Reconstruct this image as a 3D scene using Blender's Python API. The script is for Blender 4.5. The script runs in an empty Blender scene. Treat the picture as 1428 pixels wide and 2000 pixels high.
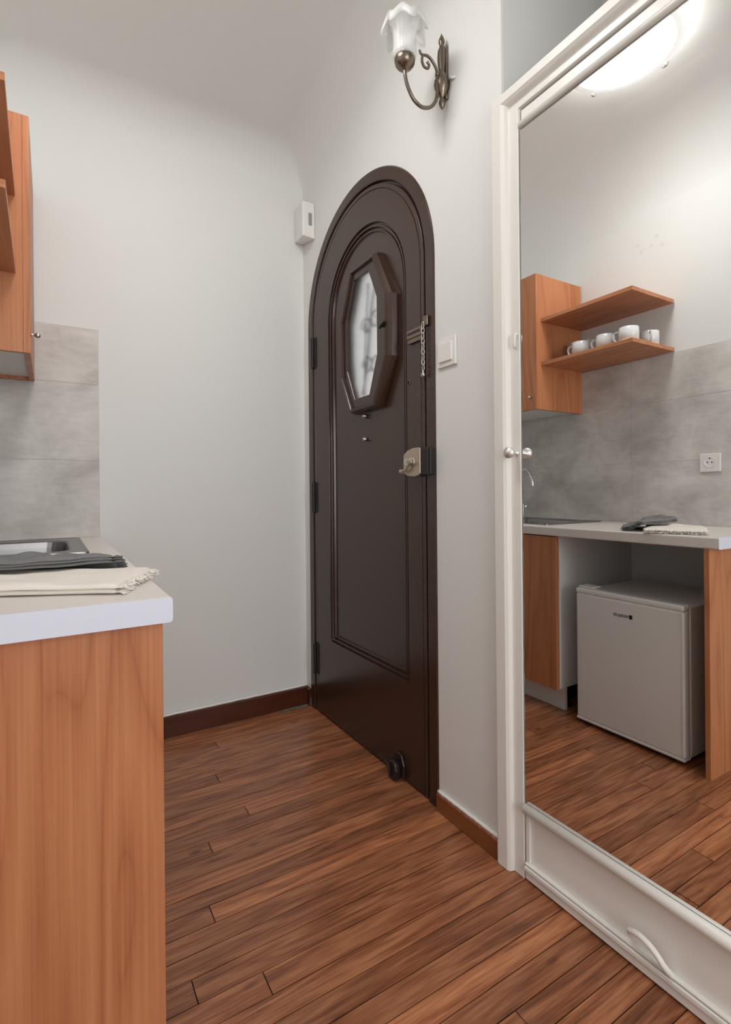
import bpy, bmesh, math, random
from mathutils import Vector, Matrix, noise

PI = math.pi
S = bpy.context.scene
COL = S.collection
random.seed(7)

# ------------------------------------------------------------------ camera
F_PX, CX, Y0 = 1013.0, 714.0, 960.0
ROLL, YAW, CAM_H = math.radians(0.5), math.radians(31.3), 1.04
cd = bpy.data.cameras.new('camera')
cam = bpy.data.objects.new('camera', cd)
COL.objects.link(cam)
fw = Vector((math.sin(YAW), math.cos(YAW), 0))
rt = Vector((math.cos(YAW), -math.sin(YAW), 0))
up = Vector((0, 0, 1))
cr, sr = math.cos(ROLL), math.sin(ROLL)
ax = rt * cr - up * sr
ay = rt * sr + up * cr
az = -fw
cam.matrix_world = Matrix(((ax.x, ay.x, az.x, 0), (ax.y, ay.y, az.y, 0), (ax.z, ay.z, az.z, CAM_H), (0, 0, 0, 1)))
cd.sensor_width = 36.0
cd.lens = F_PX / 2000.0 * 36.0
cd.shift_y = -(1000.0 - Y0) / 2000.0
cd.clip_start = 0.02
S.camera = cam

# ------------------------------------------------------------------ world, light, exposure
LAMP_STRENGTH = 34.0
LAMP_COL = (1.0, 0.99, 0.972)
DAY_POWER = 46.0
DAY_COL = (0.95, 0.97, 1.0)
w = bpy.data.worlds.new('world')
S.world = w
w.use_nodes = True
w.node_tree.nodes['Background'].inputs['Color'].default_value = (1.0, 0.99, 0.98, 1)
w.node_tree.nodes['Background'].inputs['Strength'].default_value = 0.85
ld = bpy.data.lights.new('window_daylight', 'AREA')
ld.shape = 'RECTANGLE'
ld.size, ld.size_y = 1.1, 1.7
ld.energy = DAY_POWER
ld.color = DAY_COL
lo = bpy.data.objects.new('window_daylight', ld)
COL.objects.link(lo)
lo.location = (0.32, -2.12, 1.5)
lo.rotation_euler = (PI / 2, 0, 0)
S.view_settings.view_transform = 'Standard'
S.view_settings.look = 'None'
S.view_settings.gamma = 1.0
S.view_settings.use_curve_mapping = False
S.view_settings.exposure = -0.24


# ------------------------------------------------------------------ materials
def s2l(c):
    r = []
    for v in c:
        v = v / 255.0
        r.append(v / 12.92 if v <= 0.04045 else ((v + 0.055) / 1.055) ** 2.4)
    return tuple(r) + (1.0,)


def new_mat(name):
    m = bpy.data.materials.new(name)
    m.use_nodes = True
    nt = m.node_tree
    return m, nt, nt.nodes['Principled BSDF']


def simple(name, col, rough=0.5, metal=0.0, spec=0.5, bump=0.0, bscale=60.0, var=0.0, coat=0.0):
    m, nt, b = new_mat(name)
    b.inputs['Base Color'].default_value = col
    b.inputs['Roughness'].default_value = rough
    b.inputs['Metallic'].default_value = metal
    b.inputs['Specular IOR Level'].default_value = spec
    b.inputs['Coat Weight'].default_value = coat
    tc = nt.nodes.new('ShaderNodeTexCoord')
    n = nt.nodes.new('ShaderNodeTexNoise')
    n.inputs['Scale'].default_value = bscale
    n.inputs['Detail'].default_value = 4
    nt.links.new(tc.outputs['Object'], n.inputs['Vector'])
    if bump > 0:
        bp = nt.nodes.new('ShaderNodeBump')
        bp.inputs['Strength'].default_value = bump
        bp.inputs['Distance'].default_value = 0.002
        nt.links.new(n.outputs['Fac'], bp.inputs['Height'])
        nt.links.new(bp.outputs['Normal'], b.inputs['Normal'])
    if var > 0:
        mx = nt.nodes.new('ShaderNodeMix')
        mx.data_type = 'RGBA'
        mx.inputs[6].default_value = tuple(c * (1 - var) for c in col[:3]) + (1,)
        mx.inputs[7].default_value = tuple(min(1, c * (1 + var)) for c in col[:3]) + (1,)
        nt.links.new(n.outputs['Fac'], mx.inputs[0])
        nt.links.new(mx.outputs[2], b.inputs['Base Color'])
    return m


def ramp(nt, stops):
    r = nt.nodes.new('ShaderNodeValToRGB')
    e = r.color_ramp.elements
    while len(e) < len(stops):
        e.new(0.5)
    for el, (p, c) in zip(e, stops):
        el.position = p
        el.color = c
    return r


def veneer(name, axis, rough=0.38, seed=0.0, k=(1.0, 1.0, 1.0)):
    """orange-brown wood laminate; grain runs along the given axis."""
    m, nt, b = new_mat(name)
    tc = nt.nodes.new('ShaderNodeTexCoord')
    geo = nt.nodes.new('ShaderNodeNewGeometry')
    mp = nt.nodes.new('ShaderNodeMapping')
    sc = [9.0, 9.0, 9.0]
    sc[axis] = 0.95
    mp.inputs['Scale'].default_value = sc
    mp.inputs['Location'].default_value = (seed, seed * 1.7, seed * 0.6)
    nt.links.new(geo.outputs['Position'], mp.inputs['Vector'])
    big = nt.nodes.new('ShaderNodeTexNoise')
    big.inputs['Scale'].default_value = 0.55
    big.inputs['Detail'].default_value = 2
    nt.links.new(mp.outputs['Vector'], big.inputs['Vector'])
    mul = nt.nodes.new('ShaderNodeMath')
    mul.operation = 'MULTIPLY'
    mul.inputs[1].default_value = 20.0
    nt.links.new(big.outputs['Fac'], mul.inputs[0])
    frac = nt.nodes.new('ShaderNodeMath')
    frac.operation = 'PINGPONG'
    frac.inputs[1].default_value = 1.0
    nt.links.new(mul.outputs[0], frac.inputs[0])
    pw = nt.nodes.new('ShaderNodeMath')
    pw.operation = 'POWER'
    pw.inputs[1].default_value = 0.4
    nt.links.new(frac.outputs[0], pw.inputs[0])
    frac = pw
    mp2 = nt.nodes.new('ShaderNodeMapping')
    sc2 = [130.0, 130.0, 130.0]
    sc2[axis] = 1.8
    mp2.inputs['Scale'].default_value = sc2
    nt.links.new(geo.outputs['Position'], mp2.inputs['Vector'])
    fine = nt.nodes.new('ShaderNodeTexNoise')
    fine.inputs['Scale'].default_value = 1.6
    fine.inputs['Detail'].default_value = 5
    nt.links.new(mp2.outputs['Vector'], fine.inputs['Vector'])
    a = nt.nodes.new('ShaderNodeMath')
    a.operation = 'MULTIPLY_ADD'
    a.inputs[1].default_value = 0.40
    nt.links.new(frac.outputs[0], a.inputs[0])
    f2 = nt.nodes.new('ShaderNodeMath')
    f2.operation = 'MULTIPLY'
    f2.inputs[1].default_value = 0.60
    nt.links.new(fine.outputs['Fac'], f2.inputs[0])
    nt.links.new(f2.outputs[0], a.inputs[2])
    c1, c2, c3 = s2l((168, 104, 68)), s2l((190, 126, 86)), s2l((202, 140, 100))
    c1, c2, c3 = [tuple(v * q for v, q in zip(c[:3], k)) + (1,) for c in (c1, c2, c3)]
    r = ramp(nt, [(0.26, c1), (0.56, c2), (0.80, c3)])
    nt.links.new(a.outputs[0], r.inputs['Fac'])
    nt.links.new(r.outputs['Color'], b.inputs['Base Color'])
    b.inputs['Roughness'].default_value = rough
    b.inputs['Specular IOR Level'].default_value = 0.4
    return m


def tile_mat():
    m, nt, b = new_mat('concrete_tile')
    geo = nt.nodes.new('ShaderNodeNewGeometry')
    mp = nt.nodes.new('ShaderNodeMapping')
    mp.inputs['Scale'].default_value = (1.0, 1.0, 1.5)
    nt.links.new(geo.outputs['Position'], mp.inputs['Vector'])
    n1 = nt.nodes.new('ShaderNodeTexNoise')
    n1.inputs['Scale'].default_value = 4.2
    n1.inputs['Detail'].default_value = 7
    n1.inputs['Roughness'].default_value = 0.62
    n1.inputs['Distortion'].default_value = 0.35
    nt.links.new(mp.outputs['Vector'], n1.inputs['Vector'])
    mp2 = nt.nodes.new('ShaderNodeMapping')
    mp2.inputs['Scale'].default_value = (14.0, 14.0, 70.0)
    nt.links.new(geo.outputs['Position'], mp2.inputs['Vector'])
    n2 = nt.nodes.new('ShaderNodeTexNoise')
    n2.inputs['Scale'].default_value = 1.0
    n2.inputs['Detail'].default_value = 6
    n2.inputs['Roughness'].default_value = 0.7
    nt.links.new(mp2.outputs['Vector'], n2.inputs['Vector'])
    add = nt.nodes.new('ShaderNodeMath')
    add.operation = 'MULTIPLY_ADD'
    add.inputs[1].default_value = 0.22
    nt.links.new(n2.outputs['Fac'], add.inputs[0])
    sc = nt.nodes.new('ShaderNodeMath')
    sc.operation = 'MULTIPLY'
    sc.inputs[1].default_value = 0.78
    nt.links.new(n1.outputs['Fac'], sc.inputs[0])
    nt.links.new(sc.outputs[0], add.inputs[2])
    r = ramp(nt, [(0.34, s2l((180, 174, 169))), (0.5, s2l((205, 200, 195))), (0.64, s2l((222, 218, 213)))])
    nt.links.new(add.outputs[0], r.inputs['Fac'])
    nt.links.new(r.outputs['Color'], b.inputs['Base Color'])
    b.inputs['Roughness'].default_value = 0.55
    b.inputs['Specular IOR Level'].default_value = 0.3
    return m


def plank_mat():
    m, nt, b = new_mat('oak_planks')
    at = nt.nodes.new('ShaderNodeAttribute')
    at.attribute_name = 'tone'
    sep = nt.nodes.new('ShaderNodeSeparateColor')
    nt.links.new(at.outputs['Color'], sep.inputs['Color'])
    geo = nt.nodes.new('ShaderNodeNewGeometry')
    off = nt.nodes.new('ShaderNodeCombineXYZ')
    mo = nt.nodes.new('ShaderNodeMath')
    mo.operation = 'MULTIPLY'
    mo.inputs[1].default_value = 17.0
    nt.links.new(sep.outputs[1], mo.inputs[0])
    nt.links.new(mo.outputs[0], off.inputs['X'])
    nt.links.new(mo.outputs[0], off.inputs['Z'])
    va = nt.nodes.new('ShaderNodeVectorMath')
    nt.links.new(geo.outputs['Position'], va.inputs[0])
    nt.links.new(off.outputs[0], va.inputs[1])
    mp = nt.nodes.new('ShaderNodeMapping')
    mp.inputs['Scale'].default_value = (2.2, 22.0, 10.0)
    nt.links.new(va.outputs[0], mp.inputs['Vector'])
    big = nt.nodes.new('ShaderNodeTexNoise')
    big.inputs['Scale'].default_value = 1.0
    big.inputs['Detail'].default_value = 2
    big.inputs['Distortion'].default_value = 0.4
    nt.links.new(mp.outputs[0], big.inputs['Vector'])
    mul = nt.nodes.new('ShaderNodeMath')
    mul.operation = 'MULTIPLY'
    mul.inputs[1].default_value = 9.0
    nt.links.new(big.outputs['Fac'], mul.inputs[0])
    pp = nt.nodes.new('ShaderNodeMath')
    pp.operation = 'PINGPONG'
    pp.inputs[1].default_value = 1.0
    nt.links.new(mul.outputs[0], pp.inputs[0])
    mp2 = nt.nodes.new('ShaderNodeMapping')
    mp2.inputs['Scale'].default_value = (9.0, 210.0, 10.0)
    nt.links.new(va.outputs[0], mp2.inputs['Vector'])
    fine = nt.nodes.new('ShaderNodeTexNoise')
    fine.inputs['Scale'].default_value = 1.0
    fine.inputs['Detail'].default_value = 4
    fine.inputs['Roughness'].default_value = 0.6
    nt.links.new(mp2.outputs[0], fine.inputs['Vector'])
    g = nt.nodes.new('ShaderNodeMath')
    g.operation = 'MULTIPLY_ADD'
    g.inputs[1].default_value = 0.24
    nt.links.new(pp.outputs[0], g.inputs[0])
    f2 = nt.nodes.new('ShaderNodeMath')
    f2.operation = 'MULTIPLY'
    f2.inputs[1].default_value = 0.76
    nt.links.new(fine.outputs['Fac'], f2.inputs[0])
    nt.links.new(f2.outputs[0], g.inputs[2])
    r = ramp(nt, [(0.22, s2l((100, 54, 31))), (0.46, s2l((150, 91, 58))), (0.74, s2l((186, 126, 87)))])
    nt.links.new(g.outputs[0], r.inputs['Fac'])
    # broad dark blotches in some boards
    mp3 = nt.nodes.new('ShaderNodeMapping')
    mp3.inputs['Scale'].default_value = (2.6, 9.0, 4.0)
    nt.links.new(va.outputs[0], mp3.inputs['Vector'])
    bl = nt.nodes.new('ShaderNodeTexNoise')
    bl.inputs['Scale'].default_value = 1.5
    bl.inputs['Detail'].default_value = 3
    nt.links.new(mp3.outputs[0], bl.inputs['Vector'])
    br = ramp(nt, [(0.3, (0.55, 0.52, 0.50, 1)), (0.42, (1, 1, 1, 1))])
    nt.links.new(bl.outputs['Fac'], br.inputs['Fac'])
    m1 = nt.nodes.new('ShaderNodeMix')
    m1.data_type = 'RGBA'
    m1.blend_type = 'MULTIPLY'
    m1.inputs[0].default_value = 0.6
    nt.links.new(r.outputs['Color'], m1.inputs[6])
    nt.links.new(br.outputs['Color'], m1.inputs[7])
    mpk = nt.nodes.new('ShaderNodeMapping')
    mpk.inputs['Scale'].default_value = (4.5, 12.0, 4.0)
    nt.links.new(va.outputs[0], mpk.inputs['Vector'])
    vo = nt.nodes.new('ShaderNodeTexVoronoi')
    vo.inputs['Scale'].default_value = 0.8
    nt.links.new(mpk.outputs[0], vo.inputs['Vector'])
    kr = ramp(nt, [(0.03, (0.16, 0.11, 0.09, 1)), (0.10, (1, 1, 1, 1))])
    nt.links.new(vo.outputs['Distance'], kr.inputs['Fac'])
    mk = nt.nodes.new('ShaderNodeMix')
    mk.data_type = 'RGBA'
    mk.blend_type = 'MULTIPLY'
    mk.inputs[0].default_value = 0.8
    nt.links.new(m1.outputs[2], mk.inputs[6])
    nt.links.new(kr.outputs['Color'], mk.inputs[7])
    m1 = mk
    vm = nt.nodes.new('ShaderNodeVectorMath')
    vm.operation = 'SCALE'
    t2 = nt.nodes.new('ShaderNodeMath')
    t2.operation = 'MULTIPLY'
    t2.inputs[1].default_value = 2.0
    nt.links.new(sep.outputs[0], t2.inputs[0])
    nt.links.new(m1.outputs[2], vm.inputs[0])
    nt.links.new(t2.outputs[0], vm.inputs['Scale'])
    nt.links.new(vm.outputs[0], b.inputs['Base Color'])
    b.inputs['Roughness'].default_value = 0.42
    b.inputs['Specular IOR Level'].default_value = 0.4
    b.inputs['Coat Weight'].default_value = 0.35
    b.inputs['Coat Roughness'].default_value = 0.16
    bp = nt.nodes.new('ShaderNodeBump')
    bp.inputs['Strength'].default_value = 0.12
    bp.inputs['Distance'].default_value = 0.001
    nt.links.new(g.outputs[0], bp.inputs['Height'])
    nt.links.new(bp.outputs['Normal'], b.inputs['Normal'])
    return m


def emit_mat(name, col, strength):
    m, nt, b = new_mat(name)
    b.inputs['Base Color'].default_value = (0.9, 0.9, 0.9, 1)
    b.inputs['Emission Color'].default_value = col + (1,)
    b.inputs['Emission Strength'].default_value = strength
    return m


M = {}
M['wall'] = simple('wall_paint', s2l((229, 229, 226)), 0.6, spec=0.25, bump=0.08, bscale=26)
M['ceiling'] = simple('ceiling_paint', s2l((229, 229, 226)), 0.6, spec=0.25, bump=0.08, bscale=26)
M['gloss_white'] = simple('white_gloss_paint', s2l((238, 235, 229)), 0.32, spec=0.45, bump=0.12, bscale=35)
M['white_plastic'] = simple('white_plastic', s2l((236, 233, 229)), 0.3)
M['melamine'] = simple('white_melamine', s2l((226, 224, 221)), 0.35)
M['worktop'] = simple('worktop_laminate', s2l((226, 219, 213)), 0.35, var=0.02, bscale=90)
M['worktop_edge'] = simple('worktop_edge_band', s2l((220, 225, 238)), 0.4)
M['panel'] = veneer('cherry_veneer_upright', 2, k=(0.95, 0.90, 0.84))
M['shelfwood'] = veneer('cherry_veneer_lengthwise', 1, seed=3.1)
M['tile'] = tile_mat()
M['grout'] = simple('grout', s2l((190, 185, 180)), 0.9)
M['planks'] = plank_mat()
M['subfloor'] = simple('dark_gap', s2l((40, 22, 12)), 0.9)
M['door'] = simple('dark_brown_door_paint', (0.044, 0.0205, 0.0125, 1), 0.27, spec=0.6, bump=0.03, bscale=22, var=0.25)
M['redwood'] = veneer('dark_skirting_wood', 0, 0.35, seed=8.0, k=(0.15, 0.085, 0.06))
M['redwood_side'] = veneer('brown_skirting_wood', 1, 0.4, seed=5.0, k=(0.46, 0.36, 0.27))
M['steel'] = simple('brushed_steel', (0.32, 0.315, 0.31, 1), 0.33, metal=1.0, bump=0.03, bscale=200)
M['chrome'] = simple('chrome', (0.85, 0.85, 0.85, 1), 0.08, metal=1.0)
M['nickel'] = simple('satin_nickel', (0.60, 0.57, 0.53, 1), 0.3, metal=1.0)
M['antique'] = simple('antique_brass', (0.23, 0.185, 0.145, 1), 0.3, metal=1.0, bump=0.25, bscale=120, var=0.3)
M['bronze'] = simple('champagne_lock_plate', (0.50, 0.42, 0.33, 1), 0.38, metal=0.7)
M['knob'] = simple('worn_nickel_knob', (0.80, 0.77, 0.74, 1), 0.42, metal=0.85)
M["filler"] = simple("wall_filler", s2l((222, 220, 217)), 0.9)
M['black'] = simple('black_metal', s2l((26, 22, 21)), 0.45)
M['iron'] = simple('dark_iron', s2l((60, 50, 46)), 0.35, metal=0.6)
M['mirror'] = simple('mirror_silver', (0.92, 0.925, 0.92, 1), 0.0, metal=1.0)
M['mirror_edge'] = simple('mirror_edge', s2l((140, 142, 140)), 0.3)
M['fridge'] = simple('fridge_enamel', s2l((226, 223, 219)), 0.35, bump=0.03, bscale=300)
M['fridge_trim'] = simple('fridge_trim', s2l((226, 224, 221)), 0.3)
M['ink'] = simple('logo_ink', s2l((25, 23, 22)), 0.5)
M['cream'] = simple('cream_linen', s2l((236, 229, 219)), 0.9, spec=0.1, bump=0.5, bscale=350, var=0.04)
M['charcoal'] = simple('charcoal_linen', s2l((122, 122, 121)), 0.9, spec=0.1, bump=0.6, bscale=300, var=0.12)
M['china'] = simple('white_china', s2l((228, 229, 229)), 0.2)
M['clay'] = simple('bare_clay_base', s2l((216, 196, 172)), 0.6)
M['cement'] = simple('cement_patch', s2l((120, 108, 96)), 0.9, bump=0.8, bscale=90, var=0.35)
M['dark_slot'] = simple('sensor_window', s2l((150, 147, 143)), 0.35)
M['lampglow'] = emit_mat('lit_lamp_glass', LAMP_COL, LAMP_STRENGTH)
M['bulbglow'] = emit_mat('lit_ring_tube', LAMP_COL, 2.5)
M['rimglow'] = emit_mat('lit_glass_rim', LAMP_COL, 0.55)
M['lamprim'] = simple('lamp_base_enamel', s2l((240, 239, 236)), 0.4)


def glass_mat(name, rough, col, alpha):
    m, nt, b = new_mat(name)
    b.inputs['Base Color'].default_value = col
    b.inputs['Roughness'].default_value = rough
    b.inputs['Alpha'].default_value = alpha
    b.inputs['Subsurface Weight'].default_value = 0.0
    return m


M['shade'] = glass_mat('frosted_shade_glass', 0.25, (0.92, 0.92, 0.91, 1), 0.42)
M['tumbler'] = glass_mat('clear_tumbler_glass', 0.05, (0.75, 0.76, 0.78, 1), 0.28)


def frosted():
    m, nt, b = new_mat('frosted_pane')
    b.inputs['Base Color'].default_value = (0.95, 0.96, 0.97, 1)
    b.inputs['Roughness'].default_value = 0.32
    b.inputs['Transmission Weight'].default_value = 1.0
    b.inputs['IOR'].default_value = 1.3
    geo = nt.nodes.new('ShaderNodeNewGeometry')
    n = nt.nodes.new('ShaderNodeTexNoise')
    n.inputs['Scale'].default_value = 260
    nt.links.new(geo.outputs['Position'], n.inputs['Vector'])
    bp = nt.nodes.new('ShaderNodeBump')
    bp.inputs['Strength'].default_value = 0.25
    bp.inputs['Distance'].default_value = 0.002
    nt.links.new(n.outputs['Fac'], bp.inputs['Height'])
    nt.links.new(bp.outputs['Normal'], b.inputs['Normal'])
    return m


M['pane'] = frosted()


# ------------------------------------------------------------------ mesh helpers
def link(name, bm, mat, parent=None, smooth=False, bevel=0.0, seg=2):
    bmesh.ops.recalc_face_normals(bm, faces=bm.faces)
    me = bpy.data.meshes.new(name)
    bm.to_mesh(me)
    bm.free()
    o = bpy.data.objects.new(name, me)
    COL.objects.link(o)
    for mt in (mat if isinstance(mat, (list, tuple)) else [mat]):
        me.materials.append(mt)
    if smooth:
        for p in me.polygons:
            p.use_smooth = True
    if bevel > 0:
        md = o.modifiers.new('bevel', 'BEVEL')
        md.width = bevel
        md.segments = seg
        md.limit_method = 'ANGLE'
        md.angle_limit = math.radians(40)
    if parent is not None:
        o.parent = parent
        o.matrix_parent_inverse = Matrix.Translation(-Vector(parent_world(parent)))
    return o


def parent_world(p):
    # meshes keep their vertices in world space, so only an Empty adds an offset
    return Vector(p.location) if p.parent is None else Vector((0, 0, 0))


def tag(o, label=None, cat=None, group=None, kind=None):
    if label:
        o['label'] = label
    if cat:
        o['category'] = cat
    if group:
        o['group'] = group
    if kind:
        o['kind'] = kind
    return o


def thing(name, label, cat, loc, group=None, kind=None):
    o = bpy.data.objects.new(name, None)
    COL.objects.link(o)
    o.location = loc
    o.empty_display_size = 0.05
    return tag(o, label, cat, group, kind)


def box(bm, x0, x1, y0, y1, z0, z1):
    vs = [bm.verts.new((x, y, z)) for x in (x0, x1) for y in (y0, y1) for z in (z0, z1)]
    for f in ((0, 1, 3, 2), (4, 6, 7, 5), (0, 4, 5, 1), (2, 3, 7, 6), (0, 2, 6, 4), (1, 5, 7, 3)):
        bm.faces.new([vs[i] for i in f])
    return vs


def boxm(name, d, mat, parent=None, bevel=0.0, seg=2):
    bm = bmesh.new()
    box(bm, *d)
    return link(name, bm, mat, parent, bevel=bevel, seg=seg)


def lathe(bm, prof, cx, cy, n=32, axis='Z', cz=0.0):
    """prof: list of (radius, height). axis Z: around (cx,cy); axis X: around line (y=cx,z=cy) with height along x."""
    rings = []
    for r, h in prof:
        ring = []
        for i in range(n):
            a = 2 * PI * i / n
            if axis == 'Z':
                p = (cx + r * math.cos(a), cy + r * math.sin(a), h)
            elif axis == 'X':
                p = (h, cx + r * math.cos(a), cy + r * math.sin(a))
            else:
                p = (cx + r * math.cos(a), h, cy + r * math.sin(a))
            ring.append(bm.verts.new(p))
        rings.append(ring)
    for a, b in zip(rings, rings[1:]):
        for i in range(n):
            bm.faces.new((a[i], a[(i + 1) % n], b[(i + 1) % n], b[i]))
    if prof[0][0] > 1e-6:
        bm.faces.new(rings[0][::-1])
    if prof[-1][0] > 1e-6:
        bm.faces.new(rings[-1])


def tube(bm, pts, rad, n=10, closed=False):
    pts = [Vector(p) for p in pts]
    m = len(pts)
    rads = rad if isinstance(rad, (list, tuple)) else [rad] * m
    rings = []
    nrm = None
    for i, p in enumerate(pts):
        if closed:
            t = (pts[(i + 1) % m] - pts[i - 1]).normalized()
        else:
            t = (pts[min(i + 1, m - 1)] - pts[max(i - 1, 0)]).normalized()
        if nrm is None:
            ref = Vector((0, 0, 1)) if abs(t.z) < 0.9 else Vector((0, 1, 0))
            nrm = t.cross(ref).normalized()
        else:
            nrm = (nrm - t * nrm.dot(t)).normalized()
        bn = t.cross(nrm)
        rings.append([bm.verts.new(p + (nrm * math.cos(2 * PI * k / n) + bn * math.sin(2 * PI * k / n)) * rads[i]) for k in range(n)])
    rng = range(m) if closed else range(m - 1)
    for i in rng:
        a, b = rings[i], rings[(i + 1) % m]
        for k in range(n):
            bm.faces.new((a[k], a[(k + 1) % n], b[(k + 1) % n], b[k]))
    if not closed:
        bm.faces.new(rings[0][::-1])
        bm.faces.new(rings[-1])


def smooth_path(pts, sub=6):
    pts = [Vector(p) for p in pts]
    out = []
    n = len(pts)
    for i in range(n - 1):
        p0, p1, p2, p3 = pts[max(i - 1, 0)], pts[i], pts[i + 1], pts[min(i + 2, n - 1)]
        for k in range(sub):
            t = k / sub
            out.append(0.5 * ((2 * p1) + (p2 - p0) * t + (2 * p0 - 5 * p1 + 4 * p2 - p3) * t * t + (3 * p1 - p0 - 3 * p2 + p3) * t ** 3))
    out.append(pts[-1])
    return out


def prism_x(bm, poly, x0, x1):
    """extrude polygon of (y,z) between x0 and x1"""
    a = [bm.verts.new((x0, y, z)) for y, z in poly]
    b = [bm.verts.new((x1, y, z)) for y, z in poly]
    n = len(poly)
    bm.faces.new(a)
    bm.faces.new(b[::-1])
    for i in range(n):
        bm.faces.new((a[i], b[i], b[(i + 1) % n], a[(i + 1) % n]))


def rounded_rect(u0, u1, v0, v1, r, n=6):
    pts = []
    for cu, cv, a0 in ((u1 - r, v1 - r, 0), (u0 + r, v1 - r, PI / 2), (u0 + r, v0 + r, PI), (u1 - r, v0 + r, 1.5 * PI)):
        for i in range(n + 1):
            a = a0 + PI / 2 * i / n
            pts.append((cu + r * math.cos(a), cv + r * math.sin(a)))
    return pts


def loft(bm, loops, cap_first=False, cap_last=False):
    vs = [[bm.verts.new(p) for p in l] for l in loops]
    n = len(vs[0])
    for a, b in zip(vs, vs[1:]):
        for i in range(n):
            bm.faces.new((a[i], a[(i + 1) % n], b[(i + 1) % n], b[i]))
    if cap_first:
        bm.faces.new(vs[0][::-1])
    if cap_last:
        bm.faces.new(vs[-1])
    return vs


# ------------------------------------------------------------------ room dimensions
XL, XR = -0.43, 1.08        # left wall, right wall
YB, YF = 2.351, -2.0        # back wall, wall behind the viewer
ZC = 2.81                   # ceiling
TH = 0.14
AC, AR, AS = 1.811, 0.483, 1.817   # arched doorway: centre y, radius, springing height


def arch_loop(r, bottom, x, c=AC, n=40, side=6, AS=AS):
    """closed loop: up the far side, over the arch, down the near side, along the bottom"""
    pts = []
    for i in range(side):
        pts.append((x, c + r, bottom + (AS - bottom) * i / side))
    for i in range(n + 1):
        a = PI * i / n
        pts.append((x, c + r * math.cos(a), AS + r * math.sin(a)))
    for i in range(1, side + 1):
        pts.append((x, c - r, AS + (bottom - AS) * i / side))
    for i in range(1, 4):
        pts.append((x, c - r + 2 * r * i / 4, bottom))
    return pts


# --- floor: individual boards in one surface
def build_floor():
    seams = [2.36, 2.30, 2.24, 2.18, 2.12, 2.045, 1.985, 1.93, 1.868, 1.808, 1.742, 1.685, 1.630, 1.570, 1.513, 1.440, 1.380,
             1.326, 1.266, 1.205, 1.145, 1.083, 1.022, 0.966, 0.908, 0.850, 0.795, 0.735]
    y = 0.735
    while y > YF - 0.1:
        y -= random.uniform(0.056, 0.066)
        seams.append(y)
    joints = {(2.18, 2.12): [0.58], (1.93, 1.868): [0.513], (1.685, 1.630): [0.542], (1.570, 1.513): [0.394],
              (1.326, 1.266): [0.334], (1.145, 1.083): [0.25], (1.083, 1.022): [0.386], (0.850, 0.795): [0.02],
              (0.908, 0.850): [0.33], (0.795, 0.735): [0.585]}
    tones = {(1.326, 1.266): [0.40, 0.64], (1.440, 1.380): [0.57], (1.380, 1.326): [0.40], (1.868, 1.808): [0.57],
             (1.685, 1.630): [0.47, 0.60], (0.850, 0.795): [0.5, 0.63], (0.795, 0.735): [0.62, 0.42], (1.266, 1.205): [0.46], (2.045, 1.985): [0.52],
             (1.145, 1.083): [0.38, 0.46], (1.083, 1.022): [0.52, 0.50], (1.205, 1.145): [0.43], (0.908, 0.850): [0.5, 0.45],
             (1.570, 1.513): [0.42, 0.5], (1.93, 1.868): [0.42, 0.46], (2.18, 2.12): [0.43, 0.52]}
    bm = bmesh.new()
    lay = bm.loops.layers.float_color.new('tone')
    g = 0.0013
    for y1, y0 in zip(seams, seams[1:]):
        k = (y1, y0)
        js = joints.get(k)
        if js is None:
            js = []
            x = XL + random.uniform(0.1, 0.9)
            if k[0] > 0.74:
                js = [random.choice((-0.1, 0.02, 0.1))]
            else:
                while x < XR:
                    js.append(x)
                    x += random.uniform(0.5, 1.1)
        xs = [XL - 0.02] + list(js) + [XR + 0.06]
        tn = tones.get(k)
        for i, (a, b) in enumerate(zip(xs, xs[1:])):
            t = tn[min(i, len(tn) - 1)] if tn else random.uniform(0.37, 0.59)
            rnd = random.random()
            hz = random.uniform(-0.0003, 0.0003)
            vs = [bm.verts.new(p) for p in ((a + g, y0 + g, hz), (b - g, y0 + g, hz), (b - g, y1 - g, hz), (a + g, y1 - g, hz))]
            lo_ = [bm.verts.new((v.co.x, v.co.y, -0.006)) for v in vs]
            fs = [bm.faces.new(vs)]
            for q in range(4):
                fs.append(bm.faces.new((vs[q], lo_[q], lo_[(q + 1) % 4], vs[(q + 1) % 4])))
            for f in fs:
                for l in f.loops:
                    l[lay] = (t, rnd, 0, 1)
    o = link('floor', bm, [M['planks'], M['subfloor']])
    bm = bmesh.new()
    bm.from_mesh(o.data)
    vs = [bm.verts.new(p) for p in ((XL - .1, YF - .1, -0.005), (XR + .12, YF - .1, -0.005), (XR + .12, YB + .05, -0.005), (XL - .1, YB + .05, -0.005))]
    f = bm.faces.new(vs)
    f.material_index = 1
    bm.to_mesh(o.data)
    bm.free()
    return tag(o, 'varnished reddish oak strip floor running across the hall', 'floor', kind='structure')


floor = build_floor()
bm = bmesh.new()
prof = [(0.93, 2.318), (0.97, 2.305), (1.0, 2.292), (1.04, 2.288), (1.068, 2.30), (1.068, 2.345), (1.0, 2.345), (0.95, 2.338)]
vs = [bm.verts.new((x, y, 0.0016 + random.uniform(0, 0.001))) for x, y in prof]
bm.faces.new(vs)
link('cement_patch', bm, M['cement'], floor)
bm = bmesh.new()
tube(bm, [(0.945 + 0.017 * math.cos(2 * PI * i / 16), 2.297 + 0.013 * math.sin(2 * PI * i / 16), 0.002) for i in range(16)], 0.003, 6, True)
link('pipe_collar', bm, M['cement'], floor, smooth=True)


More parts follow.
